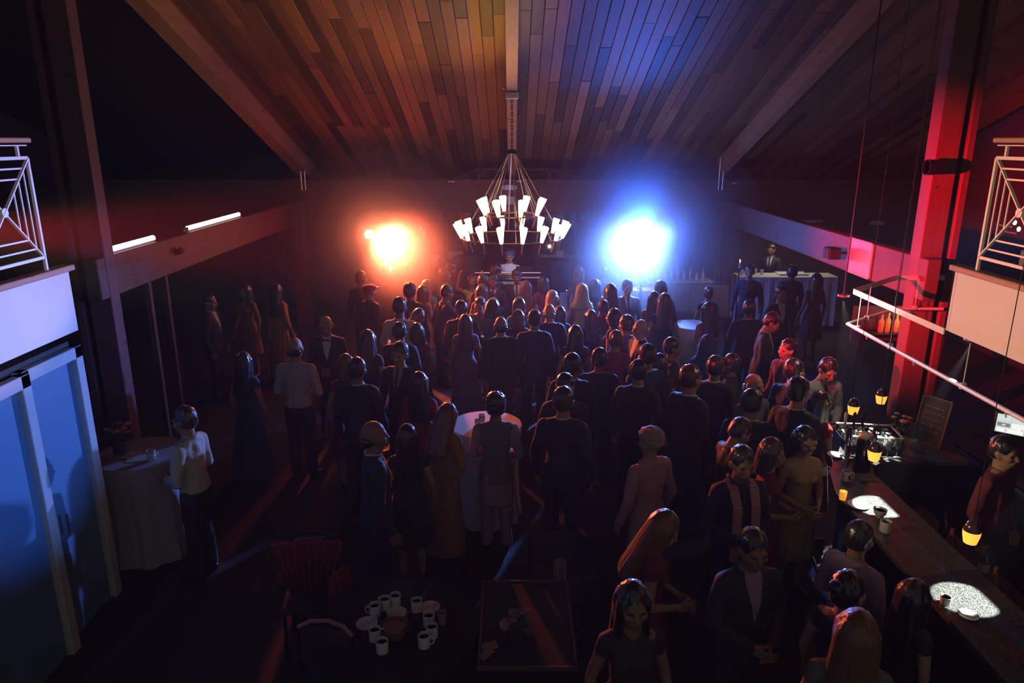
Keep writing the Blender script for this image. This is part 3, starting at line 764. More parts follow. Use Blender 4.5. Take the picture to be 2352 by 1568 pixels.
M_eye = mat('eyes and brows', (.015, .012, .010), .35, var=0); M_lip = mat('lips', (.20, .08, .06), .5, var=0)
HAIR = {'k': mat('black hair', (.012, .010, .010), .32, var=.3, scale=60, spec=.8, sheen=.25), 'n': mat('brown hair', (.06, .030, .016), .32, var=.3, scale=60, spec=.8, sheen=.25), 'a': mat('auburn hair', (.16, .06, .025), .4, sheen=.3, var=.3, scale=60, spec=.6),
 'y': mat('blond hair', (.42, .28, .13), .4, sheen=.3, var=.2, scale=60, spec=.6), 'g': mat('grey hair', (.28, .27, .27), .5, sheen=.3, var=.2, scale=60), 'r': FAB['red'], 'b': FAB['blue'], 't': FAB['tan'], 'w': FAB['white'], 'o': FAB['gold']}
M_shoe = mat('shoe leather', (.015, .013, .012), .35)
def person(px, py, hgt, face, pose, outfit, style, skin, hairc, cols, label, group, ht=None, zoff=0.0):
    """outfit: suit | shirt | tieshirt | kurta | dress | gown | sari ; cols: main, second colour keys"""
    sex = 'f' if outfit in ('dress', 'gown', 'sari', 'blouse') else 'm'
    g = Rig(pose, sex); s = hgt / 1.77
    if style == 'none' : style = 'bald'
    tp = g.top() * s; rz = -R(face)
    rot = Matrix.Rotation(rz, 3, 'Z'); P = at(px, py, z=tp.z + .006 + zoff) - rot @ V((tp.x, tp.y, 0)); P.z = zoff
    root = empty('person', P, rz, label, 'person', group, scale=s)
    link('body', cached(('body', pose, sex), lambda: body_mesh(pose, sex)), [SKIN[skin], M_eye, M_lip], root)
    link('hair' if style not in ('cap', 'turban', 'shawl') else {'cap': 'cap', 'turban': 'turban', 'shawl': 'head_scarf'}[style], cached(('hair', pose, sex, style), lambda: hair_mesh(pose, sex, style)), HAIR[hairc], root)
    def gar(kind, c): 
        me = cached((kind, pose, sex), lambda: cloth(kind, pose, sex)); link(kind, me, FAB[c], root); return me
    c0, c1 = cols[0], cols[1]
    def patch(nm, base, rows, off, c, colsn=4):
        me = cached((nm, base, pose, sex), lambda: front_patch(nm, CACHE[(base, pose, sex)], pose, sex, rows, off, colsn)); return link(nm, me, FAB[c], root)
    Vr = [(1.475, -.055, .055), (1.44, -.062, .062), (1.38, -.052, .052), (1.30, -.036, .036), (1.22, -.018, .018), (1.15, -.003, .003)]
    Tr = [(1.47, -.016, .016), (1.445, -.020, .020), (1.43, -.014, .014), (1.30, -.022, .022), (1.16, -.026, .026)]
    if outfit in ('suit', 'opensuit', 'dinner'):
        gar('jacket', c0); gar('trousers', c0); link('shirt_collar', cached(('col', pose, sex), lambda: collar_mesh(pose, sex)), FAB[c1], root)
        patch('shirt_front', 'jacket', Vr, .006, c1)
        if outfit == 'suit': patch('tie', 'jacket', Tr, .011, cols[2] if len(cols) > 2 else 'black', 2)
        if outfit == 'dinner': 
            bt = cached(('bow', pose), lambda: MB().prism([(-.05, 1.425), (0, 1.437), (.05, 1.425), (.05, 1.465), (0, 1.450), (-.05, 1.465)], 'y', .105, .122).mesh('bow_tie'))
            b = link('bow_tie', bt, FAB['black'], root)
    elif outfit in ('shirt', 'tieshirt'):
        gar('shirt', c0); gar('trousers', c1); link('shirt_collar', cached(('col', pose, sex), lambda: collar_mesh(pose, sex)), FAB[c0], root)
        if outfit == 'tieshirt': patch('tie', 'shirt', Tr + [(1.02, -.028, .028), (.99, -.004, .004)], .006, 'black', 2)
    elif outfit == 'kurta':
        gar('kurta', c1); gar('vest', c0); gar('trousers', c1)
    else:
        gar(outfit, c0)
        if outfit == 'dress': pass
    if outfit not in ('gown', 'sari'):
        for k in (-1, 1): link('shoe', cached(('shoe', k), lambda: shoe_mesh(k, sex)), M_shoe, root)
    return root
PEOPLE = []
# px, py of the crown of the head, height, facing (0 = to the stage, 90 = to the right, 180 = to the viewer), pose, outfit, hair, skin, hair colour, cloth colours, label
GD, GB, GS, GF, GC = 'guests crowding the dance floor', 'guests and staff at the bar', 'guests standing around the hall', 'people near the stage', 'guests in the foreground'
TABLE = [
(1170,572,1.78,180,'fold','shirt','turban','b','b',('white','black'),'bearded performer in white shirt and dark head wrap behind booth',GF),
(1000,567,1.80,90,'hold_','shirt','cap','m','r',('black','black'),'man in red cap and black top left of the booth',GF),
(1040,600,1.76,70,'nod','suit','short','b','k',('char','tan'),'man bending forward beside the black loudspeaker',GF),
(1020,613,1.62,80,'stand','dress','long','m','a',('teal','teal'),'woman with long light brown hair facing the bending man',GD),
(980,641,1.62,20,'stand','gown','long','m','a',('teal','teal'),'woman in teal gown with long auburn hair seen from behind',GD),
(991,657,1.62,40,'stand','dress','long','m','n',('pink','pink'),'woman in pale pink top with long brown hair',GD),
(1030,650,1.74,60,'reach','suit','short','b','k',('char','tan'),'man with tan sleeve stretching one arm over the dancers',GD),
(1084,629,1.62,180,'dance','dress','long','m','n',('cream','cream'),'woman in cream dress dancing toward the viewer',GD),
(1110,630,1.72,10,'stand','suit','curly','b','k',('black','white'),'dark haired man right behind the woman with falling straight hair',GD),
(1133,630,1.70,190,'fold','suit','short','b','k',('black','white'),'man in glasses and dark suit facing the viewer',GD),
(1145,608,1.80,60,'nod','suit','curly','b','k',('navy','white'),'curly haired man in navy suit bending before the booth',GF),
(1187,619,1.74,180,'stand','suit','curly','b','k',('navy','white'),'curly haired man below the performer looking at the viewer',GF),
(1208,643,1.64,0,'stand','dress','long','m','a',('wine','wine'),'woman in wine dress whose hair glows red on top',GD),
(1247,633,1.62,340,'drink','dress','bob','m','k',('magenta','magenta'),'woman in magenta dress with black bob hair',GD),
(1107,652,1.66,20,'stand','dress','long','m','n',('wine','wine'),'woman with falling straight hair at the centre of the dance floor',GD),
(1088,678,1.60,200,'fold','shirt','short','b','k',('grey','black'),'short man facing the viewer between two taller dancers',GD),
(1135,684,1.66,20,'nod','dress','bob','m','k',('grey','grey'),'person with full dark hair bowing her head in grey',GD),
(1059,688,1.74,0,'stand','suit','short','b','k',('black','white'),'slim man in black suit with outlined short hair from behind',GD),
(1069,720,1.60,0,'stand','gown','long','m','n',('lav','lav'),'woman in lavender gown with long brown hair at left of the dancers',GD),
(1192,681,1.64,0,'stand','dress','bob','m','k',('teal','teal'),'woman in teal dress with hair lit green at the edge',GD),
(1150,723,1.72,350,'stand','suit','bald','m','k',('black','white'),'balding man in black suit with pale lit crown',GD),
(1190,709,1.62,0,'stand','dress','bob','m','n',('navy','navy'),'woman in navy dress beside the balding man',GD),
(1228,710,1.76,5,'stand','suit','short','b','k',('navy','white'),'broad man in navy suit from behind at the centre',GD),
(1262,694,1.74,0,'stand','suit','bald','l','g',('navy','white'),'bald man with pinkish lit head among the dancers',GD),
(1286,701,1.62,5,'stand','dress','long','m','k',('blue','blue'),'woman in blue dress with long black hair',GD),
(1270,666,1.62,90,'stand','dress','bob','l','y',('orange','orange'),'woman with blond bob in profile facing right',GD),
(1331,609,1.66,30,'stand','dress','long','m','a',('wine','wine'),'woman with long red tinted hair farthest back at centre right',GD),
(1337,651,1.66,10,'stand','gown','shawl','m','o',('gold','gold'),'woman in gold gown with a glowing head scarf',GD),
(1367,640,1.66,350,'stand','dress','bob','m','k',('navy','navy'),'woman in navy with round dark bob right of the gold gown',GD),
(1386,612,1.74,0,'stand','suit','short','b','k',('blue','white'),'man in blue suit behind the row of dancers',GD),
(1402,650,1.66,330,'stand','dress','long','m','n',('pink','pink'),'woman in pink dress with hair lit orange on one side',GD),
(1436,614,1.66,120,'stand','dress','bun','m','n',('blue','blue'),'woman in blue with hair tied up under the blue lamps',GD),
(1442,641,1.76,170,'stand','suit','short','m','n',('grey','white'),'man in grey suit facing the viewer under the blue lamps',GD),
(1386,687,1.68,0,'stand','shirt','short','b','k',('wine','black'),'man in wine shirt with green lit crown',GD),
(1410,707,1.60,300,'stand','dress','bob','m','k',('blue','blue'),'woman in blue with low black bob facing left',GD),
(1357,710,1.62,340,'stand','dress','long','m','n',('navy','navy'),'woman in navy dress with brown hair lit at left',GD),
(1322,745,1.62,0,'stand','dress','long','m','k',('wine','wine'),'woman in wine dress with long black hair at near edge of dancers',GD),
(1415,757,1.66,10,'stand','dress','bun','m','a',('magenta','magenta'),'woman in magenta dress with pale lit hair knot',GD),
(1439,724,1.64,320,'stand','dress','curly','m','n',('lav','lav'),'woman with curly brown hair facing left in lavender',GD),
(1487,735,1.72,250,'stand','opensuit','bald','l','g',('black','white'),'bald man in black jacket looking left past the dancers',GD),
(1522,650,1.74,0,'stand','suit','short','b','k',('blue','white'),'man in blue suit behind woman in navy right of lamps',GD),
(1545,646,1.78,60,'stand','suit','short','m','n',('navy','white'),'tall man in navy suit at right edge of dancers',GD),
(1527,672,1.70,0,'stand','gown','long','m','n',('navy','navy'),'woman in long navy gown seen from behind at right',GD),
(1504,668,1.62,20,'stand','dress','long','m','n',('red','red'),'woman in red dress left of the navy gown',GD),
(1628,657,1.70,0,'stand','dress','bun','m','n',('navy','navy'),'woman with hair up behind white covered table at right',GS),
(1627,692,1.66,340,'fold','gown','long','m','k',('pink','pink'),'woman in pink gown with black hair beside the white covered table',GS),
(1627,768,1.66,10,'stand','sari','shawl','m','b',('blue','blue'),'woman in blue sari with draped head near white covered table',GS),
(1527,766,1.72,90,'stand','suit','short','b','k',('black','cream'),'man in black suit facing right left of the blue sari',GS),
(1488,788,1.70,340,'stand','suit','short','b','k',('blue','white'),'man in blue suit below the bald man',GS),
(1517,810,1.60,20,'stand','dress','long','m','k',('wine','wine'),'woman in wine dress with black hair behind the man with white collar',GS),
(1378,797,1.74,10,'stand','suit','short','b','k',('navy','pale'),'man in navy suit with wide back right of the outlined man',GS),
(1315,809,1.76,15,'stand','suit','short','b','k',('black','white'),'man in black suit with one outlined ear at the hall centre',GS),
(1498,830,1.76,20,'stand','opensuit','short','m','k',('black','white'),'man in black jacket with broad white collar from behind',GS),
(1588,836,1.74,60,'stand','suit','short','m','n',('black','white'),'man with reddish lit neck right of man with white collar',GS),
(1645,815,1.76,30,'stand','suit','short','b','k',('black','white'),'left man of the close pair at right of the hall',GS),
(1681,811,1.72,300,'stand','suit','short','b','k',('black','black'),'right man of the close pair at right of the hall',GS),
(1299,857,1.74,185,'drink','opensuit','short','m','k',('black','pale'),'man in open black jacket and pale shirt facing the viewer',GS),
(1264,881,1.76,20,'stand','suit','short','m','n',('navy','white'),'man in dark suit beside the cocktail table',GS),
(1156,893,1.75,5,'fold','kurta','curly','b','k',('grey','mauve'),'man in grey vest and pale kurta at the cocktail table',GS),
(1034,924,1.66,30,'nod','sari','long','m','a',('amber','amber'),'woman in amber sari left of the cocktail table',GS),
(934,972,1.60,350,'stand','dress','long','m','k',('black','black'),'woman in black whose long hair is rimmed red',GS),
(855,961,1.72,70,'stand','opensuit','bald','b','k',('navy','white'),'bald man in navy suit with white collar facing right',GS),
(819,819,1.78,10,'stand','suit','short','b','k',('black','white'),'man in black suit seen from behind with sharp white collar line',GS),
(792,811,1.66,340,'stand','dress','bob','m','a',('wine','wine'),'red haired person half hidden behind man in black suit',GS),
(917,784,1.78,200,'stand','suit','short','m','k',('black','pale','wine'),'man in black suit and tie facing the viewer at left',GS),
(676,771,1.80,5,'fold','shirt','bald','m','k',('pale','black'),'bald man in white shirt standing alone at left',GS),
(747,723,1.74,175,'fold','dinner','bald','m','k',('black','white'),'bald man in dinner jacket and bow tie facing the viewer',GS),
(844,756,1.66,20,'stand','dress','long','m','n',('black','black'),'woman in black with brown hair between the two white shirts',GS),
(917,738,1.72,10,'stand','suit','short','b','k',('black','black'),'man in black below man with white shirt near red lamps',GS),
(956,740,1.62,330,'stand','dress','bob','m','n',('wine','wine'),'woman with brown bob looking left at the dancers edge',GD),
(968,708,1.64,60,'nod','dress','bob','m','k',('cream','cream'),'woman in cream dress leaning her dark head right',GD),
(918,681,1.78,10,'fold','shirt','short','b','k',('white','black'),'stout man in white shirt left of the dancers',GD),
(941,650,1.72,20,'stand','suit','curly','b','k',('black','black'),'dark silhouetted man right below the red lamps',GF),
(848,650,1.72,45,'stand','suit','cap','m','r',('char','black'),'man in red lit cap below the red lamps',GF),
(829,621,1.80,20,'stand','suit','short','m','n',('char','black'),'tall man behind the man in red lit cap',GF),
(962,852,1.62,10,'stand','sari','long','m','k',('red','red'),'woman in dark red sari behind the man with tie',GS),
(1497,981,1.68,330,'stand','kurta','turban','m','t',('pink','pink'),'person in pink tunic and tan head wrap walking right of centre',GC),
(418,931,1.72,280,'fold','shirt','short','m','n',('cream','black'),'man in pale shirt lit orange beside the papers table',GS),
(1696,878,1.72,30,'fold','opensuit','short','m','k',('black','white'),'man in black suit with blue lit shoulder near the bar',GB),
(1734,854,1.70,150,'stand','shirt','bald','m','g',('grey','black'),'grey haired man in grey shirt with white lit crown',GB),
(1849,835,1.76,60,'stand','suit','short','m','k',('navy','white'),'man in navy suit behind the close cropped man at bar',GB),
(1838,863,1.78,55,'stand','opensuit','short','m','k',('black','white'),'close cropped man in black jacket with bright lilac shoulder',GB),
(1912,825,1.80,170,'nod','tieshirt','short','m','k',('pale','black'),'bartender in pale shirt and long black tie',GB),
(1886,896,1.60,70,'stand','dress','long','m','k',('red','red'),'woman in red dress with black hair before the bartender',GB),
(1715,960,1.74,80,'nod','suit','short','l','n',('black','white'),'man in black suit with lilac rimmed head looking down',GB),
(1854,979,1.60,170,'fold','dress','bob','m','k',('gold','gold'),'woman in gold dress with black bob facing the viewer at bar',GB),
(1779,1005,1.62,110,'fold','dress','bob','m','n',('wine','wine'),'woman with brown bob in striped wine dress by the bar',GB),
(1709,1024,1.74,170,'fold','scarfed','short','b','k',('navy','navy'),'man in navy wearing a long pale pink scarf',GB),
(1735,1216,1.68,170,'fold','opensuit','short','b','k',('black','mauve'),'dark haired man facing the viewer with mauve sash in the foreground',GC),
(1545,1176,1.66,100,'nod','dress','long','m','a',('wine','wine'),'woman with long hair lit red green and blue bending forward',GC),
(1981,1194,1.74,60,'fold','shirt','short','b','k',('mauve','black'),'man in mauve shirt with short dark hair leaning at the bar',GB),
(1456,1337,1.66,175,'stand','dress','long','b','k',('black','black'),'woman in black facing the viewer with blue specks on hair',GC),
(1955,1310,1.60,60,'stand','dress','bun','m','k',('black','black'),'dark haired woman in black before the man in mauve shirt',GB),
(2108,1330,1.66,80,'stand','dress','long','m','k',('black','black'),'woman with long black hair before the nearer light spot',GB),
(1975,1399,1.66,20,'stand','dress','long','m','a',('grey','grey'),'woman with light tangled hair closest to the viewer',GC),
(1785,718,1.78,110,'nod','opensuit','short','m','k',('black','white'),'man in black jacket bowing with a lilac lit back',GS),
(1722,687,1.74,10,'stand','suit','short','b','k',('navy','white'),'man in navy suit seen from behind near easel',GS),
(1812,777,1.68,250,'stand','suit','short','m','k',('wine','wine'),'person in wine jacket with striped lit face at right',GS),
(1723,606,1.76,200,'stand','suit','short','m','k',('navy','black'),'dark man facing the viewer before the buffet table',GF),
(1820,609,1.70,0,'stand','suit','curly','d','k',('black','black'),'curly haired silhouette in front of pale buffet cloth',GF),
(1877,626,1.66,350,'stand','dress','long','d','k',('black','black'),'dark silhouetted woman at right end of the buffet',GF),
(1796,655,1.72,170,'stand','opensuit','short','b','k',('black','white'),'man in open black suit and white shirt facing the viewer far right',GF),
(1782,563,1.72,215,'fold','suit','short','b','k',('navy','white'),'server in navy behind the buffet table',GF),
(2312,1000,1.70,150,'stand','shirt','short','m','k',('wine','black'),'staff member with red rimmed hair below the screen',GB),
(478,672,1.74,90,'stand','opensuit','short','m','k',('black','white'),'guest in dark suit and white shirt under the left beam',GS),
(580,650,1.66,200,'stand','dress','long','m','k',('amber','amber'),'guest in amber dress under the left beam',GS),
(632,648,1.70,30,'stand','sari','long','m','k',('orange','orange'),'guest in orange sari beside the far left post',GS),
(557,806,1.62,20,'stand','gown','long','m','k',('blue','blue'),'woman in dark blue gown left of man in white shirt',GS),
]
NUDGE = {5: (-.16, .12), 6: (.0, -.08), 39: (-.06, .12), 47: (.06, -.16), 41: (-.16, .12), 52: (-.12, .10), 78: (.09, -.16), 58: (-.07, -.10), 57: (.12, -.06), 15: (.10, -.12), 80: (-.02, .20), 102: (0, .26), 105: (-.14, 0)}
HFIX = {44: 1.56, 83: 1.64, 3: 1.72, 7: 1.58, 9: 1.63, 10: 1.71, 11: 1.66, 14: 1.65, 16: 1.68, 17: 1.70, 18: 1.61, 19: 1.63, 20: 1.74, 21: 1.58, 24: 1.52, 30: 1.73, 32: 1.72, 33: 1.57, 34: 1.63, 35: 1.52, 40: 1.61, 41: 1.75, 42: 1.74, 43: 1.66, 47: 1.67, 48: 1.82, 49: 1.57, 50: 1.73, 51: 1.78, 53: 1.86, 54: 1.75, 55: 1.64, 57: 1.82, 58: 1.67, 59: 1.59, 60: 1.57, 61: 1.80, 67: 1.72, 69: 1.58, 70: 1.57, 71: 1.85, 72: 1.75, 78: 1.78, 80: 1.78, 81: 1.88, 82: 1.75, 84: 1.64, 85: 1.64, 86: 1.63, 90: 1.60, 92: 1.66, 93: 1.50, 94: 1.76, 106: 1.72}
for i_, r in enumerate(TABLE):
    px, py, h, fc, pose, outfit, style, sk, hc, cols, label, grp = r
    h = HFIX.get(i_, h)
    if pose == 'hold_': pose = 'drink'
    if outfit == 'scarfed':
        o = person(px, py, h, fc, pose, 'suit', style, sk, hc, cols, label, grp)
        sm = MB()
        for s_ in (-1, 1):
            pts = [(s_ * .05, -.085, 1.46), (s_ * .09, -.02, 1.47), (s_ * .085, .08, 1.44), (s_ * .075, .155, 1.30), (s_ * .08, .165, 1.10), (s_ * .085, .175, .86)]
            for a, b in zip(pts[:-1], pts[1:]): sm.bar(a, b, .075, .02, up=(0, 1, .2), bev=.004)
        build('scarf', sm, FAB['pink'], o, True)
    else:
        o = person(px, py, h, fc, pose, outfit, style, sk, hc, cols, label, grp)
    if i_ in NUDGE: o.location.x += NUDGE[i_][0]; o.location.y += NUDGE[i_][1]
    PEOPLE.append(o)
ORD = 'first second third fourth fifth sixth seventh eighth ninth tenth eleventh twelfth'.split()
# ================================================================== LIGHTING STANDS
def glow(name, col, es): return mat(name, (1, 1, 1), emit=col, es=es, var=0)
def par_light(c, colr, es, label, group, aim):
    """one PAR can: yoke, housing, glowing lens, hung from the bar above it"""
    t = empty('stage_lamp', c, label=label, cat='stage lamp', group=group)
    q = (V(aim) - V(c)).to_track_quat('Y', 'Z').to_matrix()
    def tf(mb): mb.v = [tuple(q @ V(v)) for v in mb.v]; return mb
    Rx = Matrix.Rotation(-pi / 2, 3, 'X')
    build('housing', tf(MB().lathe([(.03, -.13), (.085, -.12), (.095, .02), (.100, .022), (.100, .035), (.088, .035), (.080, .01), (.03, -.10)], rot=Rx, n=20)), M_black, t, True)
    build('lens', tf(MB().lathe([(0, .022), (.05, .024), (.088, .015)], rot=Rx, n=20)), glow('lens glow ' + group, colr, es), t, True)
    build('yoke', MB().tube([(-.11, 0, 0), (-.11, 0, .10), (0, 0, .16), (.11, 0, .10), (.11, 0, 0)], .009, 6), M_black, t)
    return t
def light_stand(c, span, label, hgt):
    t = empty('light_stand', (c.x, c.y, 0), label=label, cat='light stand', group='tripod light stands')
    build('pole', MB().tube([(0, 0, .35), (0, 0, hgt)], .02, 10).tube([(0, 0, .1), (0, 0, 1.3)], .028, 10), M_black, t, True)
    build('crossbar', MB().bar((-span, 0, hgt), (span, 0, hgt), .035, .035, bev=.004), M_black, t)
    for k in range(3):
        a = 2 * pi * k / 3 + .5
        build('leg', MB().tube([(0, 0, .62), (.5 * cos(a), .5 * sin(a), .02)], .014, 8), M_black, t)
light_stand(V((RED.x, RED.y + .14, 0)), .42, 'black tripod stand carrying the red stage lamps', 2.46)
light_stand(V((BLU.x, BLU.y + .14, 0)), .52, 'black tripod stand carrying the blue stage lamps', 2.46)
for dx, n_ in ((-.24, 'outer left'), (0, 'middle'), (.24, 'inner right')):
    par_light(RED + V((dx, .14, 0)), (1.0, .50, .30), 30, n_ + ' lamp glaring red on the left lighting stand', 'red stage lamps', RED + V((dx * .6, -8, 1.2)))
for dx, n_ in ((-.36, 'leftmost'), (-.12, 'second'), (.12, 'third'), (.36, 'rightmost')):
    par_light(BLU + V((dx, .14, 0)), (.50, .60, 1.0), 42, n_ + ' lamp glaring blue on the right lighting stand', 'blue stage lamps', BLU + V((dx * .6, -8, 1.2)))
sx = 1; w_ = V((4.40, 7.74, 3.72))
t = empty('wash_lamp', w_, label='dark lamp clamped to the tall crimson post', cat='stage lamp')
build('housing', MB().lathe([(.03, -.12), (.075, -.11), (.082, .06), (.074, .06), (.068, -.08), (0, -.08)], rot=Matrix.Rotation(-pi / 2, 3, 'Y'), n=18), M_black, t, True)
build('lens', MB().lathe([(0, .03), (.073, .03)], rot=Matrix.Rotation(-pi / 2, 3, 'Y'), n=18), M_steel, t)
build('clamp', MB().box((.10, .09, .02), (.10, .16, .05), None, .006), M_black, t)
p = at(932, 536, y=13.6)
t = empty('globe_lamp', p, label='small white globe light just right of the red lamps', cat='lamp')
build('globe', MB().ball((0, 0, 0), .05, 12), glow('globe glow', (1, .93, .85), 8), t, True)
build('arm', MB().bar((0, .04, 0), (-.02, .06, .18), .015, .015), M_black, t)

M_glass = mat('drinking glass', (.5, .45, .4), .08, spec=.9, var=0, trans=.5)
# ================================================================== STAGE END: booth, speakers, tables, notices
t = empty('mixing_booth', (-.05, 14.35, 0), label='black cloth booth with two silver rails before the performer', cat='booth')
for s_ in (-1, 1):
    for y in (-.22, .22): build('leg', MB().box((s_ * .66, y, .66), (.04, .04, 1.32), None, .004), M_black, t)
build('table_top', MB().box((0, 0, 1.30), (1.40, .55, .04), None, .006), M_black, t)
build('front_cloth', MB().box((0, -.26, .62), (1.36, .02, 1.2)), mat('booth cloth', (.012, .013, .02), .9, bump=.3), t)
build('rail', MB().tube([(-.68, -.30, 1.46), (.62, -.30, 1.46)], .018, 8), M_steel, t, True)
build('rail', MB().tube([(.05, -.34, 1.37), (.64, -.34, 1.37)], .018, 8), M_white, t, True)
for x in (-.66, .60): build('rail_post', MB().box((x, -.29, 1.39), (.025, .025, .16)), M_black, t)
t = empty('laptop', (.25, 14.4, 1.322), label='dark open laptop on the booth', cat='laptop')
build('keyboard_base', MB().box((0, 0, .01), (.34, .24, .018), None, .004), M_black, t)
build('lid', MB().box((0, -.12, .12), (.34, .012, .22), Matrix.Rotation(R(-12), 3, 'X'), .003), M_black, t)
def speaker(x, y, zb, rz, label, w=.42, h=.66, d=.38):
    t = empty('loudspeaker', (x, y, zb), rz, label, 'loudspeaker', 'loudspeakers by the stage')
    build('cabinet', MB().box((0, 0, h / 2), (w, d, h), None, .02), M_black, t)
    g_ = mat('speaker grille', (.03, .03, .034), .6, .4, bump=.4, scale=200)
    build('grille', MB().box((0, -d / 2 - .004, h / 2), (w - .05, .012, h - .05), None, .004), g_, t)
    build('horn', MB().lathe([(.03, 0), (.09, .018), (.095, .02)], (0, -d / 2 - .008, h * .76), 16, Matrix.Rotation(pi / 2, 3, 'X')), M_black, t, True)
    build('indicator', MB().ball((w * .3, -d / 2 - .012, h * .06), .012, 6), glow('blue led', (.3, .5, 1), 3), t)
    s2 = empty('speaker_stand', (x, y, 0), label='tripod stand under ' + label.replace('black ', ''), cat='stand', group='speaker stands')
    build('pole', MB().tube([(0, 0, .1), (0, 0, zb)], .02, 8), M_black, s2, True)
    for k in range(3):
        a = 2 * pi * k / 3; build('leg', MB().tube([(0, 0, .45), (.36 * cos(a), .36 * sin(a), .02)], .012, 6), M_black, s2)
speaker(-.98, 14.6, 1.05, R(-15), 'black loudspeaker left of the booth')
speaker(.98, 14.8, .95, R(8), 'black loudspeaker right of the booth')
def lcloth(mbox, name, label, cat, m, group=None):
    o = tag(build(name, mbox, m, None, True), label, cat, group); return o
def long_table(x0, x1, y0, y1, h, label, clabel, m):
    t = empty('long_table', ((x0 + x1) / 2, (y0 + y1) / 2, 0), label=label, cat='table', group='long tables at the far end')
    w = x1 - x0; d = y1 - y0
    build('table_top', MB().box((0, 0, h - .035), (w - .04, d - .04, .03), None, .004), M_black, t)
    for a in (-1, 1):
        for b in (-1, 1): build('leg', MB().box((a * (w / 2 - .08), b * (d / 2 - .08), (h - .05) / 2), (.035, .035, h - .05)), M_black, t)
    c = MB(); n = 96; per = 2 * (w + d); pts = []
    for k in range(n):
        s_ = per * k / n
        if s_ < w: p = (-w / 2 + s_, -d / 2, 0, -1)
        elif s_ < w + d: p = (w / 2, -d / 2 + s_ - w, 1, 0)
        elif s_ < 2 * w + d: p = (w / 2 - (s_ - w - d), d / 2, 0, 1)
        else: p = (-w / 2, d / 2 - (s_ - 2 * w - d), -1, 0)
        pts.append((p, s_))
    vv = []
    for z, am in ((h, 0), (h - .03, .004), (h - .3, .02), (.03, .045)):
        for (p, s_) in pts: k_ = am * sin(s_ * 30); vv.append((p[0] + p[2] * k_, p[1] + p[3] * k_, z))
    ff = [tuple(range(n))]
    for i in range(3):
        for k in range(n): ff.append((i * n + k, i * n + (k + 1) % n, (i + 1) * n + (k + 1) % n, (i + 1) * n + k))
    c.add([(v[0], v[1], v[2]) for v in vv], ff)
    o = tag(build('tablecloth', c, m, None, False, loc=(t.location.x, t.location.y, 0)), clabel, 'tablecloth', 'white tablecloths')
    return t
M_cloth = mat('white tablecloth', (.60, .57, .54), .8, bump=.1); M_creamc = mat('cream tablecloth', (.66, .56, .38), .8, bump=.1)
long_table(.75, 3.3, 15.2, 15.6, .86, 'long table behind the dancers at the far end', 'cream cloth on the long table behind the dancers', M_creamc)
long_table(4.95, 7.1, 15.40, 15.95, 1.12, 'buffet table at the far right', 'pale cloth draped over the buffet table at the far right', M_cloth)
light('buffet_fill', 'AREA', (6.1, 15.9, 2.24), 10, (1.0, .86, .58), target=(6.1, 15.8, 1.0), size=1.2, size_y=.3)  # area light added to brighten the buffet, with a made-up housing above
t = empty('added_lamp', (6.1, 15.9, 2.30), label='long metal lamp housing added out of sight above the buffet table', cat='lamp')
build('housing', MB().box((0, 0, 0), (1.3, .34, .06), None, .01), M_steel, t)
for x in (-.5, .5): build('rod', MB().tube([(x, 0, .03), (x, 0, zc(15.9) - 2.33)], .008, 6), M_black, t)
for k, x in enumerate((1.05, 2.75)):  # candles and point lights added to brighten the cream cloth
    t = empty('added_table_candle', (x, 15.34, .862), label=('left' if k == 0 else 'right') + ' added candle in glass cup brightening the cream covered table', cat='candle', group='added candles on the cream covered table')
    build('holder', MB().lathe([(.03, 0), (.036, .08), (.033, .08), (.026, .01), (0, .01)], n=14), M_glass, t, True); build('flame', MB().ball((0, 0, .06), (.009, .009, .02), 6), glow('flame', (1, .7, .35), 12), t, True)
    light('cloth_fill_light', 'POINT', (x, 15.30, 1.12), watts(.55), (1.0, .72, .38), size=.03)
light('performer_fill', 'POINT', (.05, 14.5, 1.62), watts(.35), (.9, .8, 1.0), size=.04)  # fill point added to brighten the performer's shirt
# things on the buffet
for k in range(5):
    t = empty('glass', (5.1 + .11 * k, 15.75 + .08 * (k % 2), 1.122), label=ORD[k] + ' pale glass from the left at the end of the buffet', cat='glass', group='glasses at the left end of the buffet')
    build('bowl', MB().lathe([(.030, 0), (.034, .11), (.031, .11), (.027, .01)], n=12), M_white, t, True)
t = empty('serving_tray', (6.2, 15.72, 1.122), label='pale rectangular serving tray on the buffet cloth', cat='tray')
build('tray', MB().box((0, 0, .012), (.62, .3, .02), None, .006), M_white, t)
for s_ in (-1, 1): build('rim', MB().box((0, s_ * .15, .03), (.64, .012, .03)), M_white, t)
t = empty('candle', (4.86, 15.2, 0), label='white candle burning on tall holder left of the buffet', cat='candle')
build('stand', MB().lathe([(.11, 0), (.11, .02), (.015, .05), (.012, 1.30), (.05, 1.33), (.05, 1.35)], n=14), M_black, t, True)
build('wax', MB().lathe([(.025, 1.35), (.025, 1.47), (0, 1.47)], n=12), M_white, t, True)
build('flame', MB().lathe([(0, 1.475), (.012, 1.50), (.006, 1.53), (0, 1.55)], n=8), glow('flame', (1, .7, .35), 12), t, True)
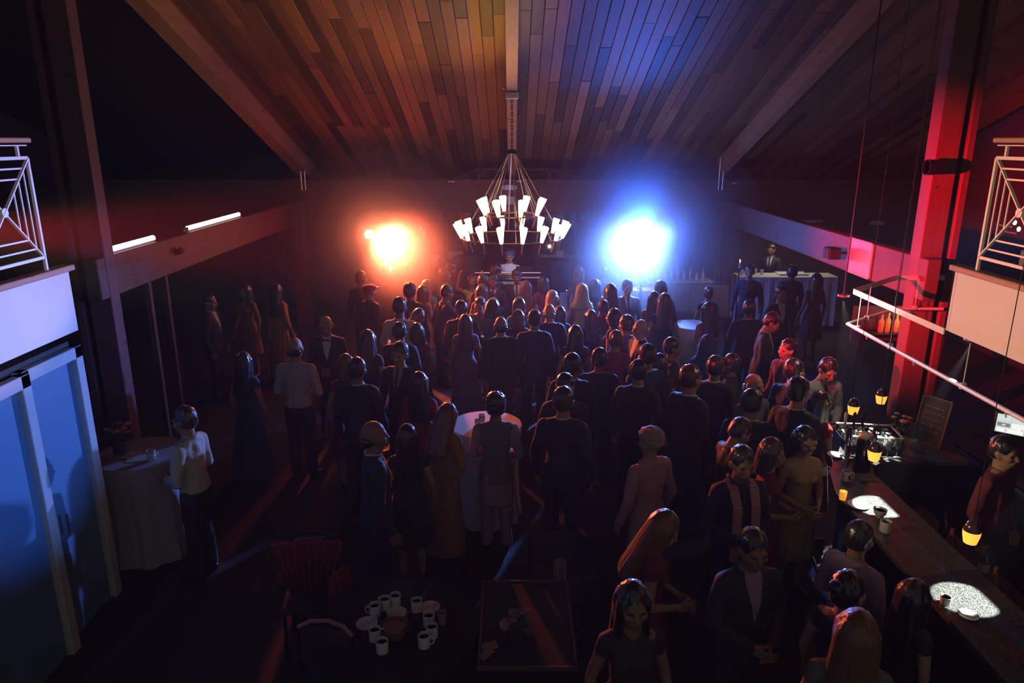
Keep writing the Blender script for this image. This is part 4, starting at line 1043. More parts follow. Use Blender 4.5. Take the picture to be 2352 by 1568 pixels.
# sideboard with bottles beneath the blue lamps
t = empty('sideboard', (4.0, 17.0, 0), label='low pale sideboard at the far right below the header', cat='sideboard')
build('carcass', MB().box((0, 0, .36), (1.5, .45, .72), None, .01), mat('sideboard paint', (.25, .24, .25), .6), t)
build('worktop', MB().box((0, 0, .745), (1.56, .5, .04), None, .006), M_white, t)
for k in range(3): build('door', MB().box((-.48 + .48 * k, -.235, .36), (.44, .02, .62), None, .004), mat('sideboard door', (.30, .29, .30), .6), t)
for k in range(9):
    x = 3.36 + .15 * k; h = (.24, .32, .2, .28, .36)[k % 5]
    t = empty('bottle', (x, 16.95, .768), label=ORD[k] + ' bottle from the left on the pale sideboard', cat='bottle', group='bottles on the sideboard')
    build('glass_body', MB().lathe([(.034, 0), (.036, h * .55), (.013, h * .72), (.012, h)], n=12), M_steel if k % 3 == 0 else M_white, t, True)
    build('cap', MB().lathe([(.014, h), (.014, h + .02), (0, h + .02)], n=10), M_black, t, True)
# easel
p = at(1668, 712, y=12.1)
t = empty('easel', (p.x + .1, 12.95, 0), R(12), 'wooden easel with a narrow pale board at the right', 'easel')
for s_ in (-1, 1): build('leg', MB().bar((s_ * .26, 0, 0), (s_ * .04, .08, 1.62), .03, .02, up=(0, 1, 0)), M_beam, t)
build('leg', MB().bar((0, .5, 0), (0, .1, 1.55), .03, .02, up=(1, 0, 0)), M_beam, t)
build('ledge', MB().box((0, -.03, .80), (.44, .05, .03)), M_beam, t)
build('board', MB().box((0, -.02, 1.12), (.38, .02, .6), Matrix.Rotation(R(-6), 3, 'X')), M_cream, t)
# papers on far windows
for px_, py_, w_, h_, lab in ((1043, 586, .44, .2, 'pale poster on the far window left of the performer'), (1286, 583, .19, .17, 'small pale poster on the far window right of the performer')):
    p = at(px_, py_, y=17.688); o = tag(build('poster', MB().box(p, (w_, .012, h_)), mat('poster paper', (.55, .55, .42), .8)), lab, 'poster')
# tall side table with lamps and glasses below the red lamps
t = empty('side_table', (-2.5, 14.9, 0), label='tall dark side table below the red lamps', cat='table')
build('table_top', MB().lathe([(0, 1.31), (.42, 1.31), (.42, 1.34), (0, 1.34)], n=28), M_black, t, True); build('pole', MB().tube([(0, 0, 0), (0, 0, 1.31)], .03, 10), M_black, t)
build('base', MB().lathe([(.25, 0), (.25, .02), (0, .03)], n=24), M_black, t, True)
for dx, z, r_, l_ in ((-.12, .22, .04, 'taller'), (-.02, .09, .033, 'shorter')):
    t = empty('candle_lamp', (-2.5 + dx, 14.72, 1.342), label=l_ + ' glaring white lamp on the tall side table', cat='lamp', group='white lamps on the tall side table')
    build('bulb', MB().ball((0, 0, z), (r_, r_, r_ * 1.7), 10), glow('white lamp glow', (1, .9, .75), 9), t, True)
    build('stem', MB().tube([(0, 0, .012), (0, 0, z - r_)], .01, 8), M_steel, t); build('foot', MB().lathe([(.04, 0), (.04, .012), (0, .014)], n=12), M_steel, t)
for k in range(5):
    t = empty('glass', (-2.36 + .07 * k, 14.75 + .05 * (k % 2), 1.342), label=ORD[k] + ' drinking glass from the left on the tall side table', cat='glass', group='glasses on the tall side table')
    build('bowl', MB().lathe([(.026, 0), (.030, .13), (.027, .13), (.023, .01)], n=12), mat('drinking glass', (.5, .45, .4), .08, spec=.9, var=0, trans=.5), t, True)

# ================================================================== COCKTAIL TABLES
def cocktail(x, y, r_, h, label, clabel, m):
    t = empty('cocktail_table', (x, y, 0), label=label, cat='table', group='cocktail tables')
    build('table_top', MB().lathe([(0, h - .03), (r_ - .01, h - .03), (r_ - .01, h - .006), (0, h - .006)], n=32), M_black, t)
    build('pole', MB().tube([(0, 0, .02), (0, 0, h - .03)], .035, 12), M_black, t, True)
    build('base', MB().lathe([(.26, 0), (.26, .02), (.05, .05), (0, .05)], n=24), M_black, t, True)
    prof = [(0, h), (r_, h), (r_ + .008, h - .02), (r_ * .93, h - .25), (r_ * .88, h * .5), (r_ * .92, .25), (r_ * 1.0, .02)]
    c = MB().lathe(prof, n=72, wob=lambda a, z: 1 + (0.05 * sin(a * 9) + .02 * sin(a * 23 + 1)) * min(1, max(0, (h - .03 - z) * 2)))
    tag(build('tablecloth', c, m, None, True, loc=(x, y, 0)), clabel, 'tablecloth', 'cloths on the cocktail tables')
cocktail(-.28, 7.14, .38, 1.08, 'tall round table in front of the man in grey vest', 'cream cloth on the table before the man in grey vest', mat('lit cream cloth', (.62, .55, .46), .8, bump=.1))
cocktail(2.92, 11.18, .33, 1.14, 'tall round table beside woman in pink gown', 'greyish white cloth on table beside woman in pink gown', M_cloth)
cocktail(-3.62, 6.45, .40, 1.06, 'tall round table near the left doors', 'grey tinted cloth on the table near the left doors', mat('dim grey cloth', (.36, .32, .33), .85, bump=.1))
for px_, py_, lab in ((1098, 980, 'left tumbler on the cream cocktail table'), (1107, 968, 'back tumbler on the cream cocktail table'), (1122, 990, 'front tumbler on the cream cocktail table')):
    p = at(px_, py_, z=1.10)
    t = empty('tumbler', (p.x, p.y, 1.082), label=lab, cat='glass', group='tumblers on the cream cocktail table')
    build('bowl', MB().lathe([(.030, 0), (.037, .10), (.034, .10), (.028, .012), (0, .012)], n=16), M_glass, t, True)
    build('ice', MB().box((.004, .004, .035), (.028, .028, .028), Matrix.Rotation(.5, 3, 'Z'), .004), mat('ice', (.8, .8, .85), .1, var=0), t)
M_mug = mat('white mug', (.66, .60, .58), .35, var=.03)
def make_mug():
    t = empty('mug', (0, 0, 0))
    build('cup', MB().lathe([(.034, 0), (.040, .006), (.041, .092), (.037, .092), (.036, .012), (0, .010)], n=20), M_mug, t, True)
    build('handle', MB().tube([(.039, 0, .076), (.060, 0, .074), (.068, 0, .050), (.058, 0, .026), (.039, 0, .022)], .0058, 8), M_mug, t, True)
    build('coffee', MB().lathe([(0, .070), (.0365, .070)], n=16), mat('coffee', (.03, .015, .01), .15, var=0), t)
    return t
mug0 = make_mug(); mugs_used = []
def mug(px_, py_, z, rz, label, group, emblem=False):
    t = mug0 if not mugs_used else copy_tree(mug0); mugs_used.append(1)
    p = at(px_, py_, z=z + .05); t.location = (p.x, p.y, z); t.rotation_euler = (0, 0, rz); tag(t, label, 'mug', group)
    if emblem:
        e = MB(); e.box((0, -.0425, .05), (.012, .002, .030)).box((0, -.0425, .062), (.020, .002, .006)).box((0, -.0425, .036), (.022, .002, .006))
        build('emblem', e, M_black, t); t.children[-1].rotation_euler = (0, 0, -rz)
    return t
# left table: papers, mug, flowers
p = at(325, 1052, z=1.06)
for k, (dx, dy, rz) in enumerate(((0, 0, .15), (-.16, .07, -.2))):
    tag(build('paper_sheet', MB().box((p.x + dx, p.y + dy, 1.0635 + k * .002), (.24, .17, .0015), Matrix.Rotation(rz, 3, 'Z')), mat('paper', (.5, .45, .45), .8)), ('nearer' if k == 0 else 'farther') + ' sheet of paper on the left table', 'paper', 'papers on the left table')
mug(347, 1043, 1.067, 0, 'mug standing on papers at the left table', 'mugs around the hall')
def flowers(loc, r_, n, cols, label, seed, vase='dark glass vase', vh=.14):
    q = random.Random(seed); t = empty('flower_arrangement', loc, label=label, cat='flowers', group='flower arrangements')
    build('vase', MB().lathe([(.045, 0), (.06, .02), (.055, vh), (.045, vh)], n=16), mat(vase, (.04, .05, .05), .15, spec=.8), t, True)
    st = MB(); 
    for k in range(n):
        a = q.uniform(0, 2 * pi); rr_ = r_ * sqrt(q.random()); e = V((rr_ * cos(a), rr_ * sin(a), vh + .05 + q.uniform(0, .12)))
        st.tube([(0, 0, vh * .5), e], .003, 4)
        b = MB(); s_ = q.uniform(.022, .038)
        for j in range(5):
            f = 2 * pi * j / 5; b.ball(e + V((cos(f), sin(f), 0)) * s_ * .55, (s_ * .6, s_ * .6, s_ * .35), 6)
        b.ball(e + V((0, 0, s_ * .2)), s_ * .45, 6)
        cc = cols[k % len(cols)]; build('blossom', b, mat('blossom %s' % (cc,), cc, .7), t, True)
    build('stems', st, MATS['plant stem'], t); t.children[-1]['kind'] = 'stuff'
    lf = MB()
    for k in range(10):
        a = q.uniform(0, 2 * pi); u = V((cos(a), sin(a), 0)); w = V((-sin(a), cos(a), 0)); b_ = V((0, 0, vh)); 
        lf.add([b_ + w * .004, b_ + u * r_ * .6 + w * .02 + V((0, 0, .05)), b_ + u * r_ * 1.2 + V((0, 0, .03)), b_ + u * r_ * .6 - w * .02 + V((0, 0, .05)), b_ + u * r_ * .6 + V((0, 0, .045))], [(0, 1, 4), (1, 2, 4), (2, 3, 4), (3, 0, 4)])
        build('leaf', lf, MATS['plant stem'], t, True); lf = MB()
p = at(236, 1040, z=1.10); flowers((-3.80, 6.42, 1.062), .15, 11, ((.5, .12, .08), (.55, .25, .3), (.45, .16, .05)), 'dark red flower arrangement on the left cocktail table', 4)

# ================================================================== NEAR TABLE WITH MUGS
tx, ty, th = -.80, 4.28, .75
t = empty('round_table', (tx, ty, 0), label='round table crowded with mugs at the bottom of view', cat='table')
build('table_top', MB().lathe([(0, th - .03), (.56, th - .03), (.56, th - .006), (0, th - .006)], n=40), M_black, t)
build('pole', MB().tube([(0, 0, .02), (0, 0, th - .03)], .04, 12), M_black, t, True); build('base', MB().lathe([(.3, 0), (.3, .02), (0, .05)], n=24), M_black, t, True)
c = MB().lathe([(0, th), (.57, th), (.58, th - .02), (.60, th * .6), (.64, .03)], n=72, wob=lambda a, z: 1 + .05 * sin(a * 10) * min(1, max(0, (th - .03 - z) * 2)))
tag(build('tablecloth', c, fab('black cloth', (.012, .012, .012), .9), None, True, loc=(tx, ty, 0)), 'black cloth on the round table crowded with mugs', 'tablecloth')
GM = 'mugs on the black table'
for px_, py_, rz, lab in ((908, 1376, pi, 'rearmost mug on the black table'), (884, 1384, 2.6, 'mug just left of the rearmost one on the black table'), (861, 1399, pi, 'leftmost upright mug on the black table'),
    (861, 1455, .4, 'mug in front of the left plate on the black table'), (878, 1482, 2, 'front left mug shaded brown on the black table'), (985, 1422, 4.6, 'top mug of the three at right on the black table'),
    (992, 1448, 4.2, 'middle mug of the three at right on the black table'), (974, 1470, 0, 'front mug lit purple with its handle to the right'), (957, 1388, 2.2, 'small mug beside the right saucer on the black table')):
    mug(px_, py_, th + .002, rz, lab, GM)
def plate(px_, py_, z, r_, label, cutlery, group='plates on the black table', m=None):
    p = at(px_, py_, z=z + .01); t = empty('saucer', (p.x, p.y, z), label=label, cat='saucer', group=group)
    build('dish', MB().lathe([(0, .004), (r_ * .55, .004), (r_ * .95, .018), (r_, .020), (r_ * .96, .013), (r_ * .55, 0), (0, 0)], n=28), m or M_mug, t, True)
    if cutlery:
        c = empty('spoon', (p.x, p.y, z + .012), .9, cutlery, 'spoon', 'spoons on the saucers')
        build('handle', MB().tube([(-.07, 0, .012), (0, 0, .006), (.05, 0, .004)], .003, 6), M_steel, c, True)
        build('bowl', MB().ball((.062, 0, .004), (.019, .012, .004), 10), M_steel, c, True)
plate(843, 1433, th + .002, .075, 'left saucer with brown stains on the black table', 'spoon on the left saucer')
plate(987, 1396, th + .002, .075, 'right saucer with bright spoon on the black table', 'bright spoon on the right saucer')
plate(911, 1408, th + .002, .072, 'saucer behind the bread basket on the black table', None)
p = at(905, 1445, z=th + .04)
t = empty('bread_basket', (p.x, p.y, th + .002), label='brown wicker basket in the middle of the black table', cat='basket')
wk = mat('wicker', (.16, .09, .04), .8, bump=.6, scale=60)
build('basket', MB().lathe([(.075, 0), (.10, .07), (.105, .07), (.10, .06), (.075, .01), (0, .01)], n=28, wob=lambda a, z: 1 + .02 * sin(a * 14 + z * 200)), wk, t, True)
build('napkin', MB().lathe([(.085, .055), (.05, .085), (0, .09)], n=18, wob=lambda a, z: 1 + .12 * sin(a * 5)), mat('brown napkin', (.20, .12, .06), .9), t, True)
p = at(1015, 1417, z=th + .05)
t = empty('tumbler', (p.x, p.y, th + .002), label='clear tumbler at the right edge of the black table', cat='glass')
build('bowl', MB().lathe([(.028, 0), (.035, .09), (.032, .09), (.026, .01), (0, .01)], n=16), M_glass, t, True)
build('water', MB().lathe([(0, .012), (.025, .012), (.028, .05), (0, .05)], n=14), M_glass, t, True)
# chairs, red cloths, dark table
M_seat = fab('seat', (.03, .025, .025))
def chair(x, y, rz, label, railm=None):
    t = empty('banquet_chair', (x, y, 0), rz, label, 'chair', 'banquet chairs near the viewer')
    build('seat', MB().box((0, 0, .46), (.42, .42, .06), None, .02), M_seat, t)
    build('backrest', MB().box((0, .20, .72), (.38, .035, .28), Matrix.Rotation(R(-6), 3, 'X'), .012), M_seat, t)
    build('top_rail', MB().tube([(-.20, .20, .84), (-.12, .23, .88), (0, .24, .895), (.12, .23, .88), (.20, .20, .84)], .014, 8), railm or M_black, t, True)
    for a in (-1, 1):
        for b in (-1, 1): build('leg', MB().tube([(a * .19, b * .19, 0), (a * .18, b * .18, .44)], .013, 8), M_black, t)
        build('back_post', MB().tube([(a * .19, .19, .44), (a * .20, .20, .84)], .012, 8), M_black, t)
chair(-1.62, 5.02, R(8), 'chair under the red pleated cloth')
p = at(733, 1425, z=.89); chair(p.x, p.y - .24, R(-14), 'chair with pinkish curved top rail beside the black table', mat('pinkish rail', (.35, .18, .18), .4))
p = at(1270, 1300, z=.89); chair(.36, 5.12, R(4), 'chair with pale sash behind the dark square table')
def drape(name, loc, rz, w0, w1, h, n, m, label, cat):
    mb = MB(); N = 60; vv = []
    rows = 9
    for s_ in (1, -1):
        for i in range(rows):
            f = i / (rows - 1); z = h * (1 - f); w = w0 + (w1 - w0) * f
            for k in range(N + 1):
                u = k / N; x = (u - .5) * w; y = .035 * sin(u * pi * 2 * n) * (.35 + .65 * f) - .05 * f + s_ * .005
                vv.append((x, y, z + .03 * sin(u * pi) * (1 - f)))
    n1 = N + 1; off = rows * n1; ff = []
    for i in range(rows - 1):
        for k in range(N):
            a = i * n1 + k; ff.append((a, a + 1, a + n1 + 1, a + n1)); ff.append((off + a, off + a + n1, off + a + n1 + 1, off + a + 1))
    for i in range(rows - 1):
        for k in (0, N): a = i * n1 + k; ff.append((a, a + n1, off + a + n1, off + a))
    for k in range(N):
        for i in (0, rows - 1): a = i * n1 + k; ff.append((a, a + 1, off + a + 1, off + a))
    mb.add(vv, ff)
    return tag(build(name, mb, m, None, True, loc=loc, rot=(0, 0, rz)), label, cat)
drape('shawl', (-1.60, 4.97, .55), R(6), .56, .30, .42, 9, fab('deep red', (.22, .03, .03)), 'dark red pleated cloth fanned over a chair back', 'cloth')
p = at(778, 1345, z=.75)
drape('shawl', (p.x, p.y, .52), R(60), .22, .20, .34, 4, fab('deep red', (.22, .03, .03)), 'smaller dark red cloth hanging right of the pleated one', 'cloth')
drape('sash', (.365, 4.83, .34), R(4), .10, .10, .56, 2, fab('dusty pink', (.26, .15, .16)), 'pale pink sash hanging behind the dark square table', 'sash')
t = empty('square_table', (.10, 4.33, 0), label='dark square table with brown edge at bottom centre', cat='table')
build('table_top', MB().box((0, 0, .735), (.62, .92, .03), None, .004), fab('black table cover', (.02, .02, .02), .95), t)
for s_ in (-1, 1): build('edge_strip', MB().box((s_ * .315, 0, .74), (.02, .94, .032), None, .003), mat('brown edge', (.10, .06, .04), .6), t); build('edge_strip', MB().box((0, s_ * .465, .74), (.65, .02, .032), None, .003), MATS['brown edge'], t)
for a in (-1, 1):
    for b in (-1, 1): build('leg', MB().box((a * .28, b * .42, .36), (.04, .04, .72)), M_black, t)
flowers((.03, 4.12, .752), .11, 9, ((.30, .12, .16), (.20, .12, .18), (.35, .18, .2)), 'dim mauve flower arrangement on the dark square table', 9, vh=.07)
t = empty('tealight', (-.02, 4.24, .752), label='tiny pink glowing tealight by the mauve flowers', cat='candle')
build('holder', MB().lathe([(.02, 0), (.024, .035), (.021, .035), (.018, .006), (0, .006)], n=12), M_glass, t, True); build('flame', MB().ball((0, 0, .03), (.005, .005, .010), 6), glow('tealight glow', (1, .45, .4), 3), t, True)
for k, (px_, py_) in enumerate(((1125, 1484), (1098, 1502))):
    p = at(px_, py_, z=.752); rz = (.2, .9)[k]
    M3 = Matrix.Rotation(rz, 3, 'Z')
    mb = MB(); mb.add([M3 @ V(v) + V((max(p.x, -.17), p.y, .752)) for v in ((-.06, -.03, 0), (.06, -.03, 0), (.05, .04, 0), (-.05, .03, 0), (-.05, -.02, .03), (.05, -.02, .012), (.04, .03, .02), (-.04, .025, .012))], [(0, 1, 2, 3), (4, 5, 6, 7), (0, 1, 5, 4), (1, 2, 6, 5), (2, 3, 7, 6), (3, 0, 4, 7)])
    tag(build('napkin', mb, mat('dusty napkin', (.26, .16, .15), .85)), ('upper' if k == 0 else 'lower') + ' folded napkin at the left corner of the dark square table', 'napkin', 'folded napkins')

# ================================================================== THE BAR
M_granite = mat('speckled stone top', (.50, .51, .50), .28, var=0)
nt = M_granite.node_tree; N = nt.nodes; L = nt.links
tc = N.new('ShaderNodeTexCoord'); nz = N.new('ShaderNodeTexNoise'); nz.inputs['Scale'].default_value = 170; nz.inputs['Detail'].default_value = 2
cr = N.new('ShaderNodeValToRGB'); cr.color_ramp.elements[0].position = .40; cr.color_ramp.elements[1].position = .58
cr.color_ramp.elements[0].color = (.012, .012, .012, 1); cr.color_ramp.elements[1].color = (.13, .135, .125, 1)
L.new(tc.outputs['Object'], nz.inputs[0]); L.new(nz.outputs[0], cr.inputs[0]); L.new(cr.outputs[0], N['Principled BSDF'].inputs['Base Color'])
BT = 1.12
poly = [(2.72, 2.3), (3.24, 2.3), (3.24, 5.85), (3.30, 6.02), (3.45, 6.12), (4.25, 6.12), (4.25, 6.68), (3.30, 6.68), (3.22, 6.5), (3.04, 6.2), (2.86, 5.92), (2.74, 5.5)]
t = empty('bar_counter', (2.98, 4.4, 0), label='dark bar with speckled stone top curving along the right', cat='bar')
def loc_poly(pl, dx=2.98, dy=4.4): return [(a - dx, b - dy) for a, b in pl]
build('worktop', MB().prism(loc_poly(poly), 'z', BT - .04, BT), M_granite, t)
inner = [(2.86, 2.34), (3.18, 2.34), (3.18, 5.88), (3.26, 6.08), (3.44, 6.18), (4.2, 6.18), (4.2, 6.56), (3.38, 6.56), (3.32, 6.45), (3.12, 6.16), (2.97, 5.9), (2.86, 5.5)]
build('bar_front', MB().prism(loc_poly(inner), 'z', 0, BT - .04), wood('dark bar wood', (.03, .018, .014), rough=.4), t)
build('foot_rail', MB().tube([(-.20, -2.0, .2), (-.20, 1.3, .2), (-.13, 1.65, .2)], .02, 8), M_steel, t, True)
for y in (-1.6, -.4, .8): build('rail_bracket', MB().bar((-.20, y, .2), (-.11, y, .2), .02, .02), M_steel, t)
# pendant lamps
M_am = mat('amber glass', (1, .55, .1), .3, var=0, emit=(1.0, .40, .045), es=1.5)
M_dg = mat('smoked glass top', (.05, .02, .015), .12, var=0, spec=.8)
def pendant(px_, py_, tdist_z, label):
    p = at(px_, py_, z=tdist_z); h = zc(p.y) - p.z
    t = empty('pendant_lamp', p, label=label, cat='pendant lamp', group='amber pendant lamps over the bar')
    build('amber_shade', MB().lathe([(.034, -.052), (.038, -.054), (.050, .0), (.052, .030), (.049, .030), (.046, 0), (.033, -.048)], n=22), M_am, t, True)
    build('lamp_cap', MB().lathe([(.0515, .031), (.046, .062), (.030, .092), (.013, .105), (0, .106)], n=22), M_dg, t, True)
    build('cord', MB().tube([(0, 0, .10), (0, 0, h)], .003, 5), M_black, t)
    light('pendant_light', 'POINT', V(p) - V((0, 0, .03)), watts(.25), (1.0, .5, .15), size=.02)
pendant(1960, 938, 1.55, 'amber pendant lamp before the bartender'); pendant(2024, 914, 1.53, 'farthest amber pendant lamp by the chalkboard')
pendant(2008, 1042, 1.55, 'amber pendant lamp right of the beer tap'); pendant(2231, 1228, 1.57, 'largest amber pendant lamp nearest the viewer')
# downlights making the bright pools on the counter
def downlight(x, y, I, ang, label, tgt):
    t = empty('downlight', (x, y, 2.52), label=label, cat='downlight', group='downlights above the bar')
    build('trim_ring', MB().lathe([(.035, .0), (.055, .0), (.055, .02), (.035, .02)], n=18), M_steel, t, True)
    build('lens', MB().lathe([(0, .012), (.034, .012)], n=16), glow('downlight glow', (1, 1, .95), 4), t)
    light('downlight_beam', 'SPOT', (x, y, 2.49), watts(I), (.95, 1.0, .93), target=tgt, size=.006, angle=ang, blend=.25)
    if y > 5.5: build('stem', MB().tube([(0, 0, .02), (0, 0, zc(y) - 2.52)], .006, 6), M_black, t)
downlight(3.52, 5.30, 110, 15, 'small recessed downlight over the middle of the bar', (3.00, 5.28, BT))
downlight(3.52, 4.05, 75, 15, 'small recessed downlight over the near end of bar', (2.96, 4.05, BT))
downlight(3.25, 6.9, 55, 26, 'small downlight on stem over the glass rack', (3.35, 6.38, BT))
light('bartender_fill', 'POINT', (3.28, 6.95, 2.40), watts(.75), (1.0, .86, .78), size=.03)  # soft fill point added to light the bartender
# mugs, cups, napkins on the bar
GBR = 'cups along the bar'
mug(1889, 1078, BT + .001, 2.8, 'left mug with dark emblem beside the woman in gold', GBR, True); mug(1944, 1091, BT + .001, .2, 'right mug with dark emblem beside the folded napkin', GBR, True)
mug(2034, 1207, BT + .001, 1.2, 'brownish mug below the white cup by the light pool', GBR)
p = at(2021, 1178, z=BT + .04)
t = empty('bowl_cup', (p.x, p.y, BT + .001), label='round white cup at the edge of farther light pool', cat='cup', group=GBR)
build('cup', MB().lathe([(.022, 0), (.024, .008), (.045, .04), (.052, .075), (.049, .075), (.040, .040), (.018, .012), (0, .012)], n=22), M_mug, t, True)
build('coffee', MB().lathe([(0, .06), (.046, .06)], n=18), MATS['coffee'], t)
p = at(2172, 1379, z=BT + .02)
t = empty('candle_cup', (p.x, p.y, BT + .001), label='small white cup inside the nearer light pool', cat='cup', group=GBR)
build('cup', MB().lathe([(.030, 0), (.034, .05), (.030, .05), (.027, .01), (0, .01)], n=18), M_white, t, True); build('filling', MB().lathe([(0, .04), (.029, .04)], n=14), mat('amber wax', (.5, .3, .08)), t)
plate(2224, 1413, BT + .001, .06, 'dark saucer at the near edge of nearer light pool', None, 'saucers on the bar', mat('grey saucer', (.2, .19, .17), .4))
plate(1918, 1045, BT + .001, .07, 'pale saucer at the foot of the beer tap', None, 'saucers on the bar')
plate(1972, 1160, BT + .001, .085, 'white plate blazing inside the farther light pool', None, 'saucers on the bar', M_white)
p = at(1992, 1098, z=BT); M3 = Matrix.Rotation(-.15, 3, 'Z')
mb = MB()
for k in range(3): mb.box(V((p.x + .004 * k, p.y + .004 * k, BT + .003 + .004 * k)), (.15, .12, .003), Matrix.Rotation(-.15 + .05 * k, 3, 'Z'))
tag(build('napkin', mb, mat('pinkish napkin', (.5, .38, .38), .85)), 'small stack of pale napkins on the bar beside a mug', 'napkin')
p = at(1936, 1139, z=BT + .03)
t = empty('votive_candle', (p.x, p.y, BT + .001), label='amber glass votive candle left of the farther light pool', cat='candle')
build('holder', MB().lathe([(.026, 0), (.031, .075), (.028, .075), (.024, .008), (0, .008)], n=18), mat('amber votive', (1, .5, .1), .3, var=0, emit=(1.0, .33, .03), es=.8), t, True)
build('flame', MB().ball((0, 0, .05), (.006, .006, .014), 6), glow('candle flame', (1, .8, .4), 8), t, True)
# beer tap, airpot, bottle
p = at(1934, 1040, z=BT); X0, Y0_ = 3.14, 6.20
t = empty('beer_tap', (X0, Y0_, BT + .001), label='chrome beer tap tower gleaming at the bar corner', cat='beer tap')
build('base', MB().lathe([(.06, 0), (.06, .015), (.03, .025)], n=20), M_chrome, t, True)
build('column', MB().lathe([(.028, .02), (.030, .12), (.038, .14), (.028, .16), (.030, .30), (.036, .31)], n=20), M_chrome, t, True)
build('cross_arm', MB().tube([(-.12, 0, .32), (.12, 0, .32)], .026, 14), M_chrome, t, True)
for x in (-.08, 0, .08):
    h_ = build('faucet', MB().tube([(x, -.02, .32), (x, -.07, .315), (x, -.085, .27)], .009, 8), M_chrome, t, True)
    build('tap_handle', MB().lathe([(.008, .33), (.014, .40), (.016, .46), (.006, .48)], (x, -.05, 0), 10), M_white if x < 0 else M_black, h_, True)
t = empty('airpot', (3.18, 5.98, BT + .001), label='tall black airpot with pale lid behind the mugs', cat='airpot')
build('body', MB().lathe([(.068, 0), (.072, .02), (.070, .26), (.058, .30)], n=24), mat('gloss black', (.01, .01, .01), .15, var=0, coat=.5), t, True)
build('lid', MB().lathe([(.060, .30), (.066, .315), (.055, .34), (0, .35)], n=24), mat('pale lid', (.6, .5, .36), .4), t, True)
build('spout', MB().tube([(0, -.06, .31), (0, -.11, .31), (0, -.12, .28)], .012, 8), M_black, t, True)
def bottle(x, y, z, h, m, label, lab=None, group='bottles around the bar'):
    t = empty('bottle', (x, y, z), label=label, cat='bottle', group=group)
    build('glass_body', MB().lathe([(.034, 0), (.037, .01), (.037, h * .58), (.014, h * .76), (.0135, h), (0, h)], n=18), m, t, True)
    if lab: build('paper_label', MB().lathe([(.0378, h * .18), (.0378, h * .45)], n=18), lab, t, True)
M_bot = mat('dark bottle glass', (.02, .008, .01), .1, var=0, spec=.9); M_lab = mat('cream label', (.5, .45, .3), .7)
bottle(3.30, 6.22, BT + .001, .30, M_bot, 'dark wine bottle with cream label beside the airpot', M_lab); bottle(3.42, 6.30, BT + .001, .29, M_bot, 'dark wine bottle rising inside the glasses on the bar')
# glass rack with upside down glasses
t = empty('glass_rack', (3.46, 6.46, BT + .001), R(-8), 'pale rimmed plastic rack holding rows of glasses', 'rack')
build('tray', MB().box((0, 0, .01), (.50, .34, .02), None, .004), M_black, t)
for s_ in (-1, 1):
    build('side_wall', MB().box((0, s_ * .17, .05), (.50, .012, .08), None, .003), M_black, t); build('side_wall', MB().box((s_ * .25, 0, .05), (.012, .34, .08), None, .003), M_black, t)
    build('rim', MB().box((0, s_ * .17, .165), (.52, .018, .014), None, .003), mat('pale rack rim', (.6, .6, .5), .4), t); build('rim', MB().box((s_ * .25, 0, .165), (.018, .36, .014), None, .003), MATS['pale rack rim'], t)
    for x in (-.25, .25): build('corner_post', MB().box((x, s_ * .17, .125), (.014, .014, .08)), M_black, t)
g0 = MB().lathe([(.036, 0), (.033, .10), (.012, .115), (.030, .13), (.0, .132)], n=14).mesh('bowl', True); M_cg = mat('clear goblet glass', (.75, .78, .72), .06, var=0, spec=.9, trans=.6)
for i in range(4):
    for j in range(3):
        q = Matrix.Rotation(R(-8), 3, 'Z') @ V((-.18 + .12 * i, -.10 + .10 * j, 0))
        r_ = empty('wine_glass', (3.46 + q.x, 6.46 + q.y, BT + .022), label='upturned wine glass in column %s of the rack, %s row' % (ORD[i], ('front', 'middle', 'rear')[j]), cat='glass', group='upturned glasses in the bar rack'); link('bowl', g0, M_cg, r_)
        build('stem', MB().tube([(0, 0, .11), (0, 0, .14)], .004, 6), M_cg, r_)
for k, (x, y) in enumerate(((3.42, 6.18), (3.52, 6.20), (3.62, 6.22), (3.70, 6.30), (3.78, 6.24), (3.30, 6.12))):
    t = empty('goblet', (x, y, BT + .001), label=ORD[k] + ' sparkling goblet before the glass rack', cat='glass', group='goblets before the glass rack')
    build('foot', MB().lathe([(.03, 0), (.028, .004), (.004, .008), (.004, .07)], n=14), M_cg, t, True); build('bowl', MB().lathe([(.004, .07), (.030, .10), (.034, .14), (.028, .17), (.026, .17), (.031, .14), (.027, .10), (0, .075)], n=16), M_cg, t, True)
flowers((3.80, 6.52, BT + .001), .10, 9, ((.55, .25, .05), (.4, .05, .04), (.6, .3, .1)), 'orange and red flowers in glass vase by the chalkboard', 12, vase='greenish vase', vh=.15)
t = empty('chalkboard', (4.05, 6.50, BT + .001), R(-58), 'small framed chalkboard with faint writing on the bar', 'chalkboard')
tl = Matrix.Rotation(R(-12), 3, 'X')
build('slate', MB().box(tl @ V((0, 0, .24)), (.26, .012, .44), tl), mat('slate', (.02, .022, .024), .8), t)
for s_ in (-1, 1):
    build('frame_side', MB().box(tl @ V((s_ * .135, 0, .24)), (.018, .02, .48), tl, .003), mat('dark board frame', (.09, .06, .045)), t); build('frame_side', MB().box(tl @ V((0, 0, .24 + s_ * .23)), (.288, .02, .018), tl, .003), MATS['dark board frame'], t)
ch = MB(); q = random.Random(8)
for row in range(5):
    x = -.09
    while x < .08: w = q.uniform(.015, .04); ch.box(tl @ V((x + w / 2, -.008, .38 - .06 * row + q.uniform(-.004, .004))), (w, .002, .008), tl); x += w + .012
build('chalk_writing', ch, mat('chalk', (.16, .18, .21), .9), t)
build('prop_leg', MB().bar((0, .06, .0), tl @ V((0, .012, .36)), .02, .01), M_ledge, t)
